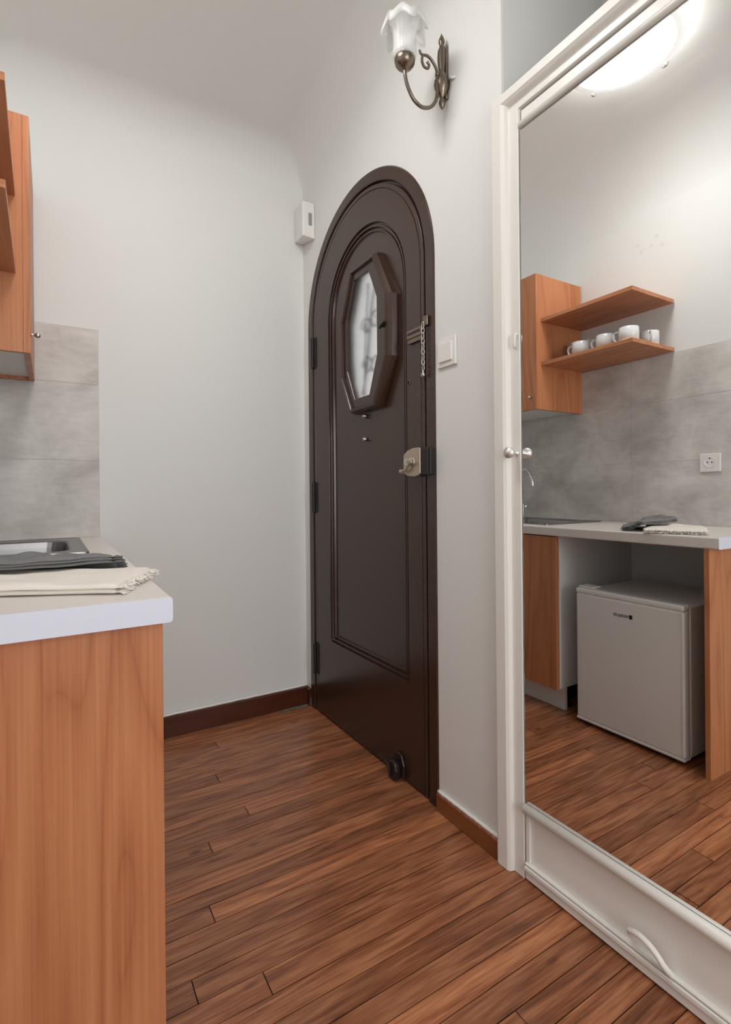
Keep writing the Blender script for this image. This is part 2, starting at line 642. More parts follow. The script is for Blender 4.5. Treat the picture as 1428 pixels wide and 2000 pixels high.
# --- ceiling with coved edges
def build_ceiling():
    bm = bmesh.new()
    NX, NY = 60, 120
    x0, x1, y0, y1 = XL, XR, YF, YB

    def cove(d, R):
        if d >= R:
            return 0.0
        return R - math.sqrt(max(0, R * R - (R - d) ** 2))

    def grid(a, b, n, R0, R1):
        s = set()
        for i in range(n + 1):
            s.add(a + (b - a) * i / n)
        for i in range(13):
            t = 1 - math.cos(PI / 2 * i / 12)
            s.add(a + R0 * t)
            s.add(b - R1 * t)
        return sorted(s)
    RL, RR, RB, RF = 0.36, 0.15, 0.12, 0.2
    xs = grid(x0, x1, 24, RL, RR)
    ys = grid(y0, y1, 60, RF, RB)
    vv = []
    for x in xs:
        row = []
        for y in ys:
            # the niche side of the right wall has no cove
            h4 = [cove(x - x0, RL), cove(x1 - x, RR), cove(y1 - y, RB), cove(y - y0, RF)]
            h = max(h4) + 0.25 * (sum(h4) - max(h4))
            sag = 0.150 * max(0.0, (y - 1.45) / 0.9) ** 1.5
            row.append(bm.verts.new((x, y, ZC - h - sag)))
        vv.append(row)
    for i in range(len(xs) - 1):
        for j in range(len(ys) - 1):
            bm.faces.new((vv[i][j], vv[i][j + 1], vv[i + 1][j + 1], vv[i + 1][j]))
    o = link('ceiling', bm, M['ceiling'], smooth=True)
    bm = bmesh.new()
    bm.from_mesh(o.data)
    box(bm, XL - TH, XR + 0.9, YF - TH, YB + TH, ZC + 0.002, ZC + 0.06)
    bm.to_mesh(o.data)
    bm.free()
    return tag(o, 'pale grey ceiling with rounded coves into the walls', 'ceiling', kind='structure')


build_ceiling()

# --- walls
tag(boxm('wall_back', (XL - TH, XR + TH, YB, YB + TH, -0.01, ZC), M['wall']), 'white painted end wall facing the viewer', 'wall', kind='structure')
tag(boxm('wall_left', (XL - TH, XL, YF - TH, YB, -0.01, ZC), M['wall']), 'white painted wall behind the kitchen units, seen in the mirror', 'wall', kind='structure')


def build_wall_right():
    bm = bmesh.new()
    # front face around the arch (y from 1.0 to YB), strips from arch loop to rectangle
    ya, yb_ = 1.037, YB
    r = AR - 0.004
    for x, flip in ((XR, 1), (XR + TH, -1)):
        # side pieces
        def quad(p):
            bm.faces.new([bm.verts.new((x, a, b)) for a, b in p])
        quad(((ya, 0), (AC - r, 0), (AC - r, AS), (ya, AS)))
        quad(((AC + r, 0), (yb_, 0), (yb_, AS), (AC + r, AS)))
        n = 40
        for i in range(n):
            a0, a1 = PI * i / n, PI * (i + 1) / n
            pa = (AC + r * math.cos(a0), AS + r * math.sin(a0))
            pb = (AC + r * math.cos(a1), AS + r * math.sin(a1))

            def out(p, a):
                c, s = math.cos(a), math.sin(a)
                # project to rectangle ya..yb_, AS..ZC
                ts = []
                if c > 1e-9:
                    ts.append((yb_ - AC) / c)
                if c < -1e-9:
                    ts.append((ya - AC) / c)
                if s > 1e-9:
                    ts.append((ZC - AS) / s)
                t = min(ts)
                return (AC + t * c, AS + t * s)
            qa, qb = out(pa, a0), out(pb, a1)
            poly = [pa, qa]
            for cn in ((yb_, ZC), (ya, ZC)):
                ca = math.atan2(cn[1] - AS, cn[0] - AC)
                if a0 < ca < a1:
                    poly.append(cn)
            poly += [qb, pb]
            quad(poly)
    # reveal of the opening
    A = [(AC + r, 0.0)] + [(AC + r * math.cos(PI * i / 40), AS + r * math.sin(PI * i / 40)) for i in range(41)] + [(AC - r, 0.0)]
    for p, q in zip(A, A[1:]):
        bm.faces.new([bm.verts.new(v) for v in ((XR, p[0], p[1]), (XR, q[0], q[1]), (XR + TH, q[0], q[1]), (XR + TH, p[0], p[1]))])
    # rounded return of the storage recess above the mirrored closet
    xe = XR + 0.45
    pr = [(XR, ya), (XR, ya - 0.0)]
    prof = [(XR, ya + 0.0), (XR + 0.003, ya - 0.004), (XR + 0.010, ya - 0.006), (xe, ya - 0.006)]
    for (xa, y_a), (xb, y_b) in zip(prof, prof[1:]):
        bm.faces.new([bm.verts.new(v) for v in ((xa, y_a, 0), (xb, y_b, 0), (xb, y_b, ZC), (xa, y_a, ZC))])
    yn = 0.10
    bm.faces.new([bm.verts.new(v) for v in ((xe, ya, 0), (xe, yn, 0), (xe, yn, ZC), (xe, ya, ZC))])           # back of closet / recess
    bm.faces.new([bm.verts.new(v) for v in ((XR, yn, 0), (xe, yn, 0), (xe, yn, ZC), (XR, yn, ZC))])           # near return
    bm.faces.new([bm.verts.new(v) for v in ((XR + 0.03, yn, 2.1), (xe, yn, 2.1), (xe, ya, 2.1), (XR + 0.03, ya, 2.1))])  # recess floor
    box(bm, XR, XR + TH, YF - TH, yn, 0, ZC)
    return tag(link('wall_right', bm, M['wall']), 'white painted wall holding the arched door and mirrored closet', 'wall', kind='structure')


build_wall_right()

# wall behind the viewer with its window
bm = bmesh.new()
wx0, wx1, wz0, wz1 = -0.25, 0.9, 0.6, 2.4
box(bm, XL - TH, wx0, YF - TH, YF, -0.01, ZC)
box(bm, wx1, XR + TH, YF - TH, YF, -0.01, ZC)
box(bm, wx0, wx1, YF - TH, YF, -0.01, wz0)
box(bm, wx0, wx1, YF - TH, YF, wz1, ZC)
tag(link('wall_front', bm, M['wall']), 'white painted wall behind the viewer, holding the window', 'wall', kind='structure')
wn = thing('window_1', 'white framed window in the wall behind the viewer', 'window', (0.325, YF - 0.05, wz0), kind='structure')
bm = bmesh.new()
for d in ((wx0, wx0 + .05, wz0, wz1), (wx1 - .05, wx1, wz0, wz1), (wx0 + .05, wx1 - .05, wz0, wz0 + .05), (wx0 + .05, wx1 - .05, wz1 - .05, wz1), (0.3, 0.35, wz0 + .05, wz1 - .05)):
    box(bm, d[0], d[1], YF - 0.08, YF - 0.03, d[2], d[3])
link('window_frame', bm, M['gloss_white'], wn)


# --- baseboards
def wavy_board(name, p0, p1, h, nrm, th, mat, label, caulk=True, jag=0.004):
    """a skirting board between two floor points, with slightly uneven hand-painted top edge"""
    p0, p1, nrm = Vector(p0), Vector(p1), Vector(nrm)
    n = 24
    bm = bmesh.new()
    ra, rb = [], []
    for i in range(n + 1):
        p = p0.lerp(p1, i / n)
        hh = h + jag * (noise.noise(Vector((i * 0.7, h * 40, 3))))
        ra.append([bm.verts.new(p + nrm * th + Vector((0, 0, 0.002))), bm.verts.new(p + nrm * th + Vector((0, 0, hh - .003))), bm.verts.new(p + nrm * (th * .6) + Vector((0, 0, hh))), bm.verts.new(p + Vector((0, 0, hh)))])
    for a, b in zip(ra, ra[1:]):
        for k in range(3):
            bm.faces.new((a[k], b[k], b[k + 1], a[k + 1]))
    bm.faces.new(ra[0])
    bm.faces.new(ra[-1][::-1])
    o = tag(link(name, bm, mat), label, 'baseboard', kind='structure')
    if caulk:
        bm = bmesh.new()
        pts = []
        for i in range(n + 1):
            p = p0.lerp(p1, i / n)
            pts.append(p + nrm * (th * .35) + Vector((0, 0, h + 0.004 + 0.002 * noise.noise(Vector((i * .9, 7, 1))))))
        tube(bm, pts, 0.006, 8)
        link('paint_bead', bm, M['gloss_white'], o, smooth=True)
    return o


wavy_board('baseboard_back', (0.15, YB, 0), (XR - 0.002, YB, 0), 0.086, (0, -1, 0), 0.026, M['redwood'], 'dark red-brown skirting board along the end wall')
wavy_board('baseboard_right', (XR, 1.326, 0), (XR, 1.058, 0), 0.057, (-1, 0, 0), 0.014, M['redwood_side'], 'brown skirting board between arched door and mirrored closet', jag=0.006)
wavy_board('baseboard_corner', (XR, YB - 0.027, 0), (XR, 2.298, 0), 0.082, (-1, 0, 0), 0.012, M['redwood'], 'short dark skirting piece in the corner left of the arched door', caulk=False)


# old screw-hole fillings on the kitchen wall above the tiles
bm = bmesh.new()
for y, z in ((1.545, 2.29), (1.525, 2.25), (1.445, 2.30), (1.42, 2.245), (1.475, 2.262)):
    pts = [(XL + 0.0006, y + 0.012 * (1 + .4 * noise.noise(Vector((y * 9, i, 0)))) * math.cos(i * PI / 5), z + 0.009 * (1 + .5 * noise.noise(Vector((z * 9, i, 4)))) * math.sin(i * PI / 5)) for i in range(10)]
    bm.faces.new([bm.verts.new(p) for p in pts])
link('filler_marks', bm, M['filler'], bpy.data.objects['wall_left'])


# --- tiled splashbacks (trim)
def tiles(name, label, axis, plane, us, zs, sgn):
    bm = bmesh.new()
    g, t = 0.0009, 0.008
    for u0, u1 in zip(us, us[1:]):
        for z0, z1 in zip(zs, zs[1:]):
            if axis == 'x':
                box(bm, plane, plane + sgn * t, u0 + g, u1 - g, z0 + g, z1 - g)
            else:
                box(bm, u0 + g, u1 - g, plane, plane + sgn * t, z0 + g, z1 - g)
    o = link(name, bm, [M['tile'], M['grout']])
    bm = bmesh.new()
    bm.from_mesh(o.data)
    k = len(bm.faces)
    if axis == 'x':
        box(bm, plane, plane + sgn * (t - .0008), us[0], us[-1], zs[0], zs[-1])
    else:
        box(bm, us[0], us[-1], plane, plane + sgn * (t - .0008), zs[0], zs[-1])
    bm.faces.ensure_lookup_table()
    for f in bm.faces[k:]:
        f.material_index = 1
    bm.to_mesh(o.data)
    bm.free()
    return tag(o, label, 'tiles', kind='structure')


ZT = 0.868   # worktop height
tiles('trim_3', 'grey concrete-look tiles behind the worktop on the end wall', 'y', YB, [XL + .009, 0.170], [ZT, 1.174, 1.478, 1.700], -1)
tiles('trim_4', 'grey concrete-look tiles along the kitchen wall seen in the mirror', 'x', XL, [-0.2, 0.38, 0.98, 1.582, 2.20, YB], [ZT, 1.174, 1.474, 1.700], 1)

# ------------------------------------------------------------------ arched entrance door
XD = 1.078   # face of the door leaf
# frame (fixed lining) = trim_1
bm = bmesh.new()
fr = [(AR, XR + 0.03), (AR, XR - 0.001), (AR - 0.004, XR - 0.005), (AR - 0.044, XR - 0.005), (AR - 0.047, XR - 0.001), (AR - 0.049, XR + 0.012), (AR - 0.060, XR + 0.013), (AR - 0.060, XR + 0.07)]
path = [0.0]
loops = []
for r, x in fr:
    pts = [(x, AC + r, 0.001)] + [(x, AC + r, AS * i / 6) for i in range(1, 6)] + [(x, AC + r * math.cos(PI * i / 48), AS + r * math.sin(PI * i / 48)) for i in range(49)] + [(x, AC - r, AS * (6 - i) / 6) for i in range(1, 6)] + [(x, AC - r, 0.001)]
    loops.append([bm.verts.new(p) for p in pts])
for a, b in zip(loops, loops[1:]):
    for i in range(len(a) - 1):
        bm.faces.new((a[i], a[i + 1], b[i + 1], b[i]))
bmesh.ops.recalc_face_normals(bm, faces=bm.faces)
tag(link('trim_1', bm, M['door']), 'dark brown rounded frame lining the arched doorway', 'door frame', kind='structure')

dr = thing('door_1', 'dark brown arched entrance door with small octagonal glass hatch', 'door', (XD, 2.236, 0.0), kind='structure')
HC = (1.750, 1.655)   # hatch centre (y,z)
OUT_ = [(1.688, 1.965), (1.586, 1.777), (1.589, 1.545), (1.687, 1.370), (1.886, 1.367), (1.966, 1.516), (1.967, 1.75), (1.876, 1.959)]
GLS_ = [(1.743, 1.914), (1.685, 1.792), (1.684, 1.570), (1.743, 1.424), (1.856, 1.421), (1.918, 1.550), (1.921, 1.772), (1.858, 1.912)]


KO, KG = 1.060 / 1.08, 1.064 / 1.08
OUT = [(y * KO, CAM_H + (z - CAM_H) * KO) for y, z in OUT_]
GLS = [(y * KG, CAM_H + (z - CAM_H) * KG) for y, z in GLS_]


def ray_poly(c, d, poly):
    best = None
    n = len(poly)
    for i in range(n):
        (ay_, az_), (by_, bz_) = poly[i], poly[(i + 1) % n]
        ey, ez = by_ - ay_, bz_ - az_
        den = d[0] * ez - d[1] * ey
        if abs(den) < 1e-12:
            continue
        t = ((ay_ - c[0]) * ez - (az_ - c[1]) * ey) / den
        s = ((ay_ - c[0]) * d[1] - (az_ - c[1]) * d[0]) / den
        if t > 0 and -1e-6 <= s <= 1 + 1e-6 and (best is None or t < best):
            best = t
    return best


bm = bmesh.new()
RL_ = 0.4265
PC = 1.786   # panel centre y
PRr = 0.300
mould = [(0.0, 0.0), (0.002, 0.010), (0.008, 0.010), (0.010, 0.004), (0.016, 0.004), (0.018, 0.014), (0.024, 0.0135), (0.026, 0.008), (0.031, 0.008), (0.034, 0.0155)]
loops = [arch_loop(RL_, 0.006, XD + 0.04), arch_loop(RL_, 0.006, XD + 0.002), arch_loop(RL_ - .002, 0.008, XD), arch_loop(RL_ - .0165, 0.009, XD), arch_loop(RL_ - .0175, 0.0095, XD + 0.003), arch_loop(RL_ - .0195, 0.010, XD + 0.003), arch_loop(RL_ - .0205, 0.0105, XD)]
for ins, dx in mould:
    loops.append(arch_loop(PRr - ins, 0.366 + ins, XD + dx, c=PC, AS=1.798))
hole = []
mid = [(o[0] * .75 + g_[0] * .25, o[1] * .75 + g_[1] * .25) for o, g_ in zip(OUT, GLS)]
for (x, y, z) in loops[-1]:
    d = (y - HC[0], z - HC[1])
    t = ray_poly(HC, d, mid)
    hole.append((XD + 0.0155, HC[0] + d[0] * t, HC[1] + d[1] * t))
loops.append(hole)
loops.append([(XD + 0.045, y, z) for x, y, z in hole])
loft(bm, loops)
leaf = link('door_leaf', bm, M['door'], dr)


def dchild(name, bm, mat, par=dr, **k):
    return link(name, bm, mat, par, **k)


# hatch: moulded octagonal frame with pane and grille behind
def lerp_oct(t, x):
    return [(x, o[0] + (g_[0] - o[0]) * t, o[1] + (g_[1] - o[1]) * t) for o, g_ in zip(OUT, GLS)]


bm = bmesh.new()
loft(bm, [lerp_oct(-0.06, XD + 0.016), lerp_oct(-0.06, XD + 0.006), lerp_oct(0.0, XD - 0.012), lerp_oct(0.10, XD - 0.023), lerp_oct(0.26, XD - 0.026), lerp_oct(0.33, XD - 0.022),
          lerp_oct(0.36, XD - 0.014), lerp_oct(0.42, XD - 0.014), lerp_oct(0.97, XD - 0.014), lerp_oct(1.0, XD - 0.012), lerp_oct(1.0, XD - 0.001), lerp_oct(0.3, XD - 0.001)])
hatch = dchild('hatch_frame', bm, M['door'])
bm = bmesh.new()
a = lerp_oct(0.97, XD - 0.004)
b = lerp_oct(0.97, XD - 0.001)
loft(bm, [a, b], True, True)
tag(link('hatch_pane', bm, M['pane'], hatch), 'frosted glass pane')
bm = bmesh.new()
xg = XD + 0.030
for dy, z0, z1 in ((-0.055, 1.45, 1.86), (0.050, 1.42, 1.88)):
    tube(bm, smooth_path([(xg, HC[0] + 0.02 + dy, z0), (xg, HC[0] + 0.005 + dy, (z0 + z1) / 2), (xg, HC[0] + dy - 0.02, z1)]), 0.004, 8)
tube(bm, smooth_path([(xg, 1.83, 1.44), (xg, 1.80, 1.53), (xg, 1.775, 1.66), (xg, 1.75, 1.80), (xg, 1.715, 1.88)]), 0.0045, 8)
for cy, cz, sg in ((1.80, 1.71, 1), (1.73, 1.72, -1), (1.79, 1.55, 1), (1.73, 1.54, -1)):
    pts = []
    for i in range(26):
        a_ = 0.3 * i
        rr = 0.042 - 0.0012 * i
        pts.append((xg, cy + sg * rr * math.cos(a_), cz + rr * math.sin(a_)))
    tube(bm, pts, 0.0035, 6)
tag(link('hatch_grille', bm, M['iron'], hatch, smooth=True), 'scrolled iron grille behind the pane')
bm = bmesh.new()
tube(bm, [(XD - 0.030, 1.577, 1.660), (XD - 0.034, 1.597, 1.651), (XD - 0.030, 1.612, 1.646)], 0.0055, 8)
lathe(bm, [(0.006, XD - 0.034), (0.006, XD - 0.014)], 1.597, 1.651, 10, 'X')
link('hatch_latch', bm, M['black'], hatch, smooth=False)
for z in (1.730, 1.535):
    bm = bmesh.new()
    lathe(bm, [(0.0045, z - 0.03), (0.0045, z + 0.03)], XD - 0.010, 1.940, 10)
    link('hatch_hinge', bm, M['black'], hatch)
# door hinges
for z in (1.700, 1.014, 0.249):
    bm = bmesh.new()
    lathe(bm, [(0.004, z - .074), (0.009, z - .070), (0.009, z + .070), (0.004, z + .074)], XD - 0.006, 2.238, 14)
    box(bm, XD - 0.003, XD - 0.0005, 2.207, 2.234, z - .07, z + .07)
    dchild('door_hinge', bm, M['black'])
# studs
for z in (1.343, 1.250):
    bm = bmesh.new()
    lathe(bm, [(0.0, XD - 0.006), (0.004, XD - 0.0055), (0.0075, XD - 0.002), (0.0085, XD + 0.004), (0.0085, XD + 0.02)], 1.781, z, 16, 'X')
    dchild('door_stud', bm, M['nickel'], smooth=True)
# upper keyhole
bm = bmesh.new()
lathe(bm, [(0.0, XD - .0005), (0.0055, XD - .0005), (0.0056, XD - .003), (0.008, XD - .003), (0.009, XD + 0.001)], 1.474, 1.421, 18, 'X')
kh = dchild('keyhole', bm, M['antique'], smooth=False)
bm = bmesh.new()
lathe(bm, [(0.0, XD - .0012), (0.0052, XD - .0012)], 1.474, 1.421, 16, 'X')
link('key_slot', bm, M['black'], kh)
# rim lock
lk = boxm('lock_case', (XD - 0.020, XD - 0.0005, 1.388, 1.468, 1.098, 1.178), M['black'], dr, 0.004)
bm = bmesh.new()
pl = [(1.385, 1.094), (1.410, 1.089), (1.450, 1.092), (1.472, 1.103), (1.475, 1.14), (1.472, 1.166), (1.450, 1.179), (1.420, 1.186), (1.385, 1.186), (1.379, 1.181), (1.379, 1.099)]
prism_x(bm, pl, XD - 0.027, XD - 0.020)
tag(link('lock_plate', bm, M['bronze'], lk, bevel=0.002), 'champagne coloured cover plate')
bm = bmesh.new()
lathe(bm, [(0.016, XD - 0.027), (0.015, XD - 0.031), (0.009, XD - 0.033), (0.009, XD - 0.040), (0.0125, XD - 0.042), (0.0125, XD - 0.049), (0.0, XD - 0.051)], 1.424, 1.138, 20, 'X')
link('lock_knob', bm, M['nickel'], lk)
bm = bmesh.new()
tube(bm, [(XD - 0.038, 1.430, 1.125), (XD - 0.040, 1.445, 1.112), (XD - 0.040, 1.468, 1.108)], [0.004, 0.0045, 0.005], 8)
lathe(bm, [(0.0065, 1.464), (0.0075, 1.472), (0.0, 1.478)], XD - 0.040, 1.108, 10, 'Y')
link('lock_lever', bm, M['bronze'], lk)
# strike box on the frame side
bm = bmesh.new()
box(bm, XR - 0.028, XR - 0.0055, 1.326, 1.376, 1.094, 1.182)
box(bm, XR - 0.032, XR - 0.0275, 1.334, 1.340, 1.092, 1.184)
dchild('strike_box', bm, M['black'], bevel=0.003)
# door chain
ch = boxm('chain_track', (XD - 0.012, XD - 0.0005, 1.385, 1.470, 1.566, 1.596), M['antique'], dr, 0.002)
boxm('track_slot', (XD - 0.0135, XD - 0.0125, 1.395, 1.462, 1.579, 1.586), M['black'], ch)
boxm('track_lip', (XD - 0.010, XD - 0.0005, 1.385, 1.466, 1.550, 1.5655), M['antique'], ch, 0.002)
boxm('chain_anchor', (XR - 0.016, XR - 0.0055, 1.352, 1.376, 1.588, 1.622), M['antique'], dr, 0.004)
bm = bmesh.new()
zz = 1.590
for i in range(9):
    cz = zz - i * 0.0175
    pts = []
    for k in range(16):
        a_ = 2 * PI * k / 16
        u, v = 0.0058 * math.cos(a_), 0.0125 * math.sin(a_)
        pts.append((XR - 0.018 + (u if i % 2 else 0), 1.371 + (0 if i % 2 else u), cz + v))
    tube(bm, pts, 0.0019, 6, True)
chn = tag(dchild('door_chain', bm, M['nickel'], smooth=True), 'hanging steel chain')
bm = bmesh.new()
lathe(bm, [(0.0, 1.418), (0.007, 1.421), (0.008, 1.427), (0.003, 1.436), (0.0025, 1.442)], XR - 0.018, 1.371, 14)
link('chain_peg', bm, M['nickel'], chn, smooth=True)
# floor bolt
bm = bmesh.new()
pl = [(1.512, 0.012), (1.585, 0.012), (1.588, 0.06), (1.575, 0.088), (1.549, 0.098), (1.524, 0.09), (1.510, 0.06)]
prism_x(bm, pl, XD - 0.012, XD - 0.0005)
fb = dchild('floor_bolt', bm, M['iron'], bevel=0.004)
bm = bmesh.new()
pl = [(1.528, 0.004), (1.572, 0.004), (1.576, 0.040), (1.566, 0.066), (1.549, 0.072), (1.532, 0.066), (1.524, 0.04)]
prism_x(bm, pl, XD - 0.038, XD - 0.012)
link('bolt_barrel', bm, M['iron'], fb, bevel=0.008, seg=3)
bm = bmesh.new()
tube(bm, smooth_path([(XD - 0.036, 1.588, 0.064), (XD - 0.044, 1.572, 0.062), (XD - 0.045, 1.556, 0.048), (XD - 0.040, 1.552, 0.02)], 5), 0.004, 8)
link('bolt_lever', bm, M['iron'], fb, smooth=True)

# ------------------------------------------------------------------ mirrored closet
CY0, CY1 = 0.10, 0.965        # door leaf span
CT = 2.055                    # leaf top
bm = bmesh.new()


def casing_profile(w0, w1):
    """(offset across from the opening, x)"""
    return [(0.0, XR + 0.035), (0.0, XR - 0.004), (0.034, XR - 0.004), (0.037, XR - 0.016), (0.045, XR - 0.021), (0.078, XR - 0.021), (0.085, XR - 0.017), (0.088, XR - 0.002), (0.088, XR + 0.02)]


loops = []
for d, x in casing_profile(0, 0):
    a, b, t = CY1 + 0.004 + d, CY0 - 0.004 - d, CT + 0.006 + d * 0.72
    loops.append([bm.verts.new(p) for p in ((x, a, 0.001), (x, a, t), (x, b, t), (x, b, 0.001))])
for a, b in zip(loops, loops[1:]):
    for i in range(3):
        bm.faces.new((a[i], a[i + 1], b[i + 1], b[i]))
bm.faces.new([l[0] for l in loops])
bm.faces.new([l[3] for l in loops])
tag(link('trim_2', bm, M['gloss_white'], bevel=0.0015), 'white painted moulded casing around the mirrored closet door', 'door casing', kind='structure')

md = thing('door_2', 'white closet door carrying a tall mirror that reflects the kitchenette', 'door', (XR, CY1, 0.004), kind='structure')
XC = XR - 0.002   # leaf face
MB, MT, MY1, MY0 = 0.205, 2.003, 0.9665, 0.135
lf = boxm('closet_leaf', (XC + 0.006, XC + 0.040, CY0, CY1, 0.006, CT), M['gloss_white'], md, 0.001)
# beads around the mirror
bm = bmesh.new()
pz = MB - 0.012
pts = [(XC - 0.004, y, pz) for y in (CY0 + 0.002, CY1 - 0.001)]
tube(bm, pts, 0.0125, 14)
link('lower_bead', bm, M['gloss_white'], lf, smooth=True)
bm = bmesh.new()
tube(bm, [(XC - 0.000, y, MT + 0.010) for y in (CY0 + 0.002, CY1 - 0.001)], 0.009, 14)
link('upper_bead', bm, M['gloss_white'], lf, smooth=True)
bm = bmesh.new()
for z0, z1, d in ((0.006, 0.030, 0.004), (0.030, 0.042, 0.010), (0.044, 0.050, 0.007)):
    box(bm, XC - d, XC + 0.0062, CY0 + 0.001, CY1 - 0.001, z0, z1)
link('bottom_moulding', bm, M['gloss_white'], lf, bevel=0.0025)
bm = bmesh.new()
box(bm, XC - 0.001, XC + 0.0062, CY1 - 0.014, CY1 - 0.001, 0.05, MB - 0.024)
link('side_bead', bm, M['gloss_white'], lf, bevel=0.002)
# mirror
bm = bmesh.new()
xm = XR
box(bm, xm - 0.0002, xm + 0.0035, MY0, MY1, MB, MT)
bm.faces.ensure_lookup_table()
o = link('mirror', bm, [M['mirror_edge'], M['mirror']], md)
for p in o.data.polygons:
    if abs(abs(p.normal.x) - 1) < 1e-3 and p.center.x < xm + 0.001:
        p.material_index = 1
tag(o, 'tall old mirror pane')
# worn sealant line on the mirror edge
bm = bmesh.new()
pts = [(xm - 0.001, MY1 + 0.001 + 0.0015 * noise.noise(Vector((i * .8, 2, 5))), MB + (MT - MB) * i / 60) for i in range(61)]
tube(bm, pts, [0.0005 + 0.0012 * abs(noise.noise(Vector((i * 1.3, 9, 1)))) for i in range(61)], 6)
tag(link('mirror_seal', bm, M['mirror_edge'], md), 'ragged grey seal line')
# knob on the jamb side of the door
bm = bmesh.new()
kx = XR - 0.004
lathe(bm, [(0.009, kx), (0.008, kx - 0.003), (0.0055, kx - 0.006), (0.0055, kx - 0.018), (0.0125, kx - 0.022), (0.0155, kx - 0.029), (0.0145, kx - 0.036), (0.0, kx - 0.040)], 0.982, 1.140, 24, 'X')
link('closet_knob', bm, M['knob'], md, smooth=True)
# bow handle at the bottom
bm = bmesh.new()
pts = smooth_path([(XC - 0.002, 0.672, 0.068), (XC - 0.016, 0.664, 0.088), (XC - 0.020, 0.640, 0.096), (XC - 0.020, 0.612, 0.088), (XC - 0.016, 0.590, 0.066), (XC - 0.002, 0.583, 0.048)], 6)
tube(bm, pts, 0.0065, 10)
link('bow_handle', bm, M['gloss_white'], md, smooth=True)
# painted hook above the knob
bm = bmesh.new()
tube(bm, smooth_path([(XR - 0.005, 0.978, 1.46), (XR - 0.012, 0.978, 1.455), (XR - 0.012, 0.982, 1.435), (XR - 0.006, 0.986, 1.425)], 4), 0.003, 8)
link('painted_hook', bm, M['gloss_white'], md, smooth=True)

# ------------------------------------------------------------------ wall fittings
# light switch
sw = thing('light_switch', 'white square rocker light switch right of the arched door', 'light switch', (XR, 1.267, 1.478))
boxm('switch_plate', (XR - 0.008, XR, 1.222, 1.311, 1.433, 1.523), M['white_plastic'], sw, 0.003)
bm = bmesh.new()
vs = box(bm, XR - 0.013, XR - 0.006, 1.237, 1.298, 1.449, 1.507)
for v in vs:
    if v.co.x < XR - 0.01 and v.co.y > 1.29:
        v.co.x -= 0.002
link('switch_rocker', bm, M['white_plastic'], sw, bevel=0.0015)

# intruder alarm motion detector in the corner
det = thing('motion_detector', 'white motion detector high in the corner left of the arched door', 'alarm sensor', (1.05, 2.29, 2.23))
bm = bmesh.new()
plan = [(1.079, 2.216), (1.022, 2.214), (1.016, 2.222), (1.036, 2.350), (1.079, 2.350)]
zt = [2.402, 2.402, 2.402, 2.420, 2.420]
zb = [2.236, 2.240, 2.240, 2.262, 2.262]
loft(bm, [[(x, y, z) for (x, y), z in zip(plan, zb)], [(x, y, z) for (x, y), z in zip(plan, zt)]], True, True)
link('detector_case', bm, M['white_plastic'], det, bevel=0.003)
bm = bmesh.new()
box(bm, 1.046, 1.064, 2.2130, 2.2165, 2.294, 2.353)
tag(link('lens_window', bm, M['dark_slot'], det, bevel=0.001), 'grey lens slot')

# wall sconce
SY = 1.260
sc_ = thing('sconce', 'antique brass wall lamp with frilled frosted glass shade above the door', 'wall lamp', (XR, SY, 2.316))
bm = bmesh.new()
lathe(bm, [(0.0, 2.236), (0.004, 2.239), (0.009, 2.250), (0.010, 2.260), (0.006, 2.270), (0.008, 2.276), (0.015, 2.286), (0.021, 2.300), (0.023, 2.314), (0.021, 2.330), (0.014, 2.342), (0.010, 2.350), (0.009, 2.356),
           (0.0115, 2.375), (0.0125, 2.400), (0.011, 2.420), (0.007, 2.432), (0.006, 2.436), (0.009, 2.446), (0.008, 2.456), (0.004, 2.466), (0.0, 2.476)], XR - 0.020, SY, 20)
for v in bm.verts:   # gadroon flutes
    dx, dy = v.co.x - (XR - 0.020), v.co.y - SY
    r = math.hypot(dx, dy)
    if r > 0.005:
        k = 1 + 0.10 * math.cos(5 * math.atan2(dy, dx) * 2)
        v.co.x, v.co.y = XR - 0.020 + dx * k, SY + dy * k
link('back_plate', bm, M['antique'], sc_, smooth=True)
boxm('wall_mount', (XR - 0.012, XR, SY - 0.010, SY + 0.010, 2.27, 2.44), M['antique'], sc_, 0.004)
bm = bmesh.new()
arm = smooth_path([(1.042, SY, 2.338), (1.042, SY, 2.310), (1.040, SY, 2.275), (1.030, SY, 2.246), (1.008, SY, 2.223), (0.978, SY, 2.214), (0.948, SY, 2.226), (0.927, SY, 2.256), (0.918, SY, 2.285), (0.917, SY, 2.305)], 6)
tube(bm, arm, 0.0055, 12)
lathe(bm, [(0.0075, 2.334), (0.0075, 2.342)], 1.042, SY, 12)
link('curved_arm', bm, M['antique'], sc_, smooth=True)
bm = bmesh.new()
scr = smooth_path([(1.042, SY, 2.338), (1.036, SY, 2.356), (1.022, SY, 2.372), (1.004, SY, 2.380), (0.986, SY, 2.374), (0.982, SY, 2.356), (0.990, SY, 2.342), (1.004, SY, 2.342), (1.009, SY, 2.354), (1.001, SY, 2.362)], 6)
tube(bm, scr, [0.0045] * 20 + [0.004] * (len(scr) - 20), 8)
tube(bm, smooth_path([(0.990, SY, 2.377), (0.978, SY, 2.376), (0.973, SY, 2.385)], 4), 0.0035, 8)
link('scroll', bm, M['antique'], sc_, smooth=True)
bm = bmesh.new()
lathe(bm, [(0.005, 2.298), (0.008, 2.302), (0.012, 2.304), (0.022, 2.309), (0.029, 2.318), (0.031, 2.328), (0.030, 2.336), (0.027, 2.340), (0.024, 2.336), (0.0, 2.330)], 0.917, SY, 28)
link('shade_cup', bm, M['antique'], sc_, smooth=True)
bm = bmesh.new()
lathe(bm, [(0.012, 2.331), (0.012, 2.362), (0.010, 2.366), (0.0, 2.366)], 0.917, SY, 16)
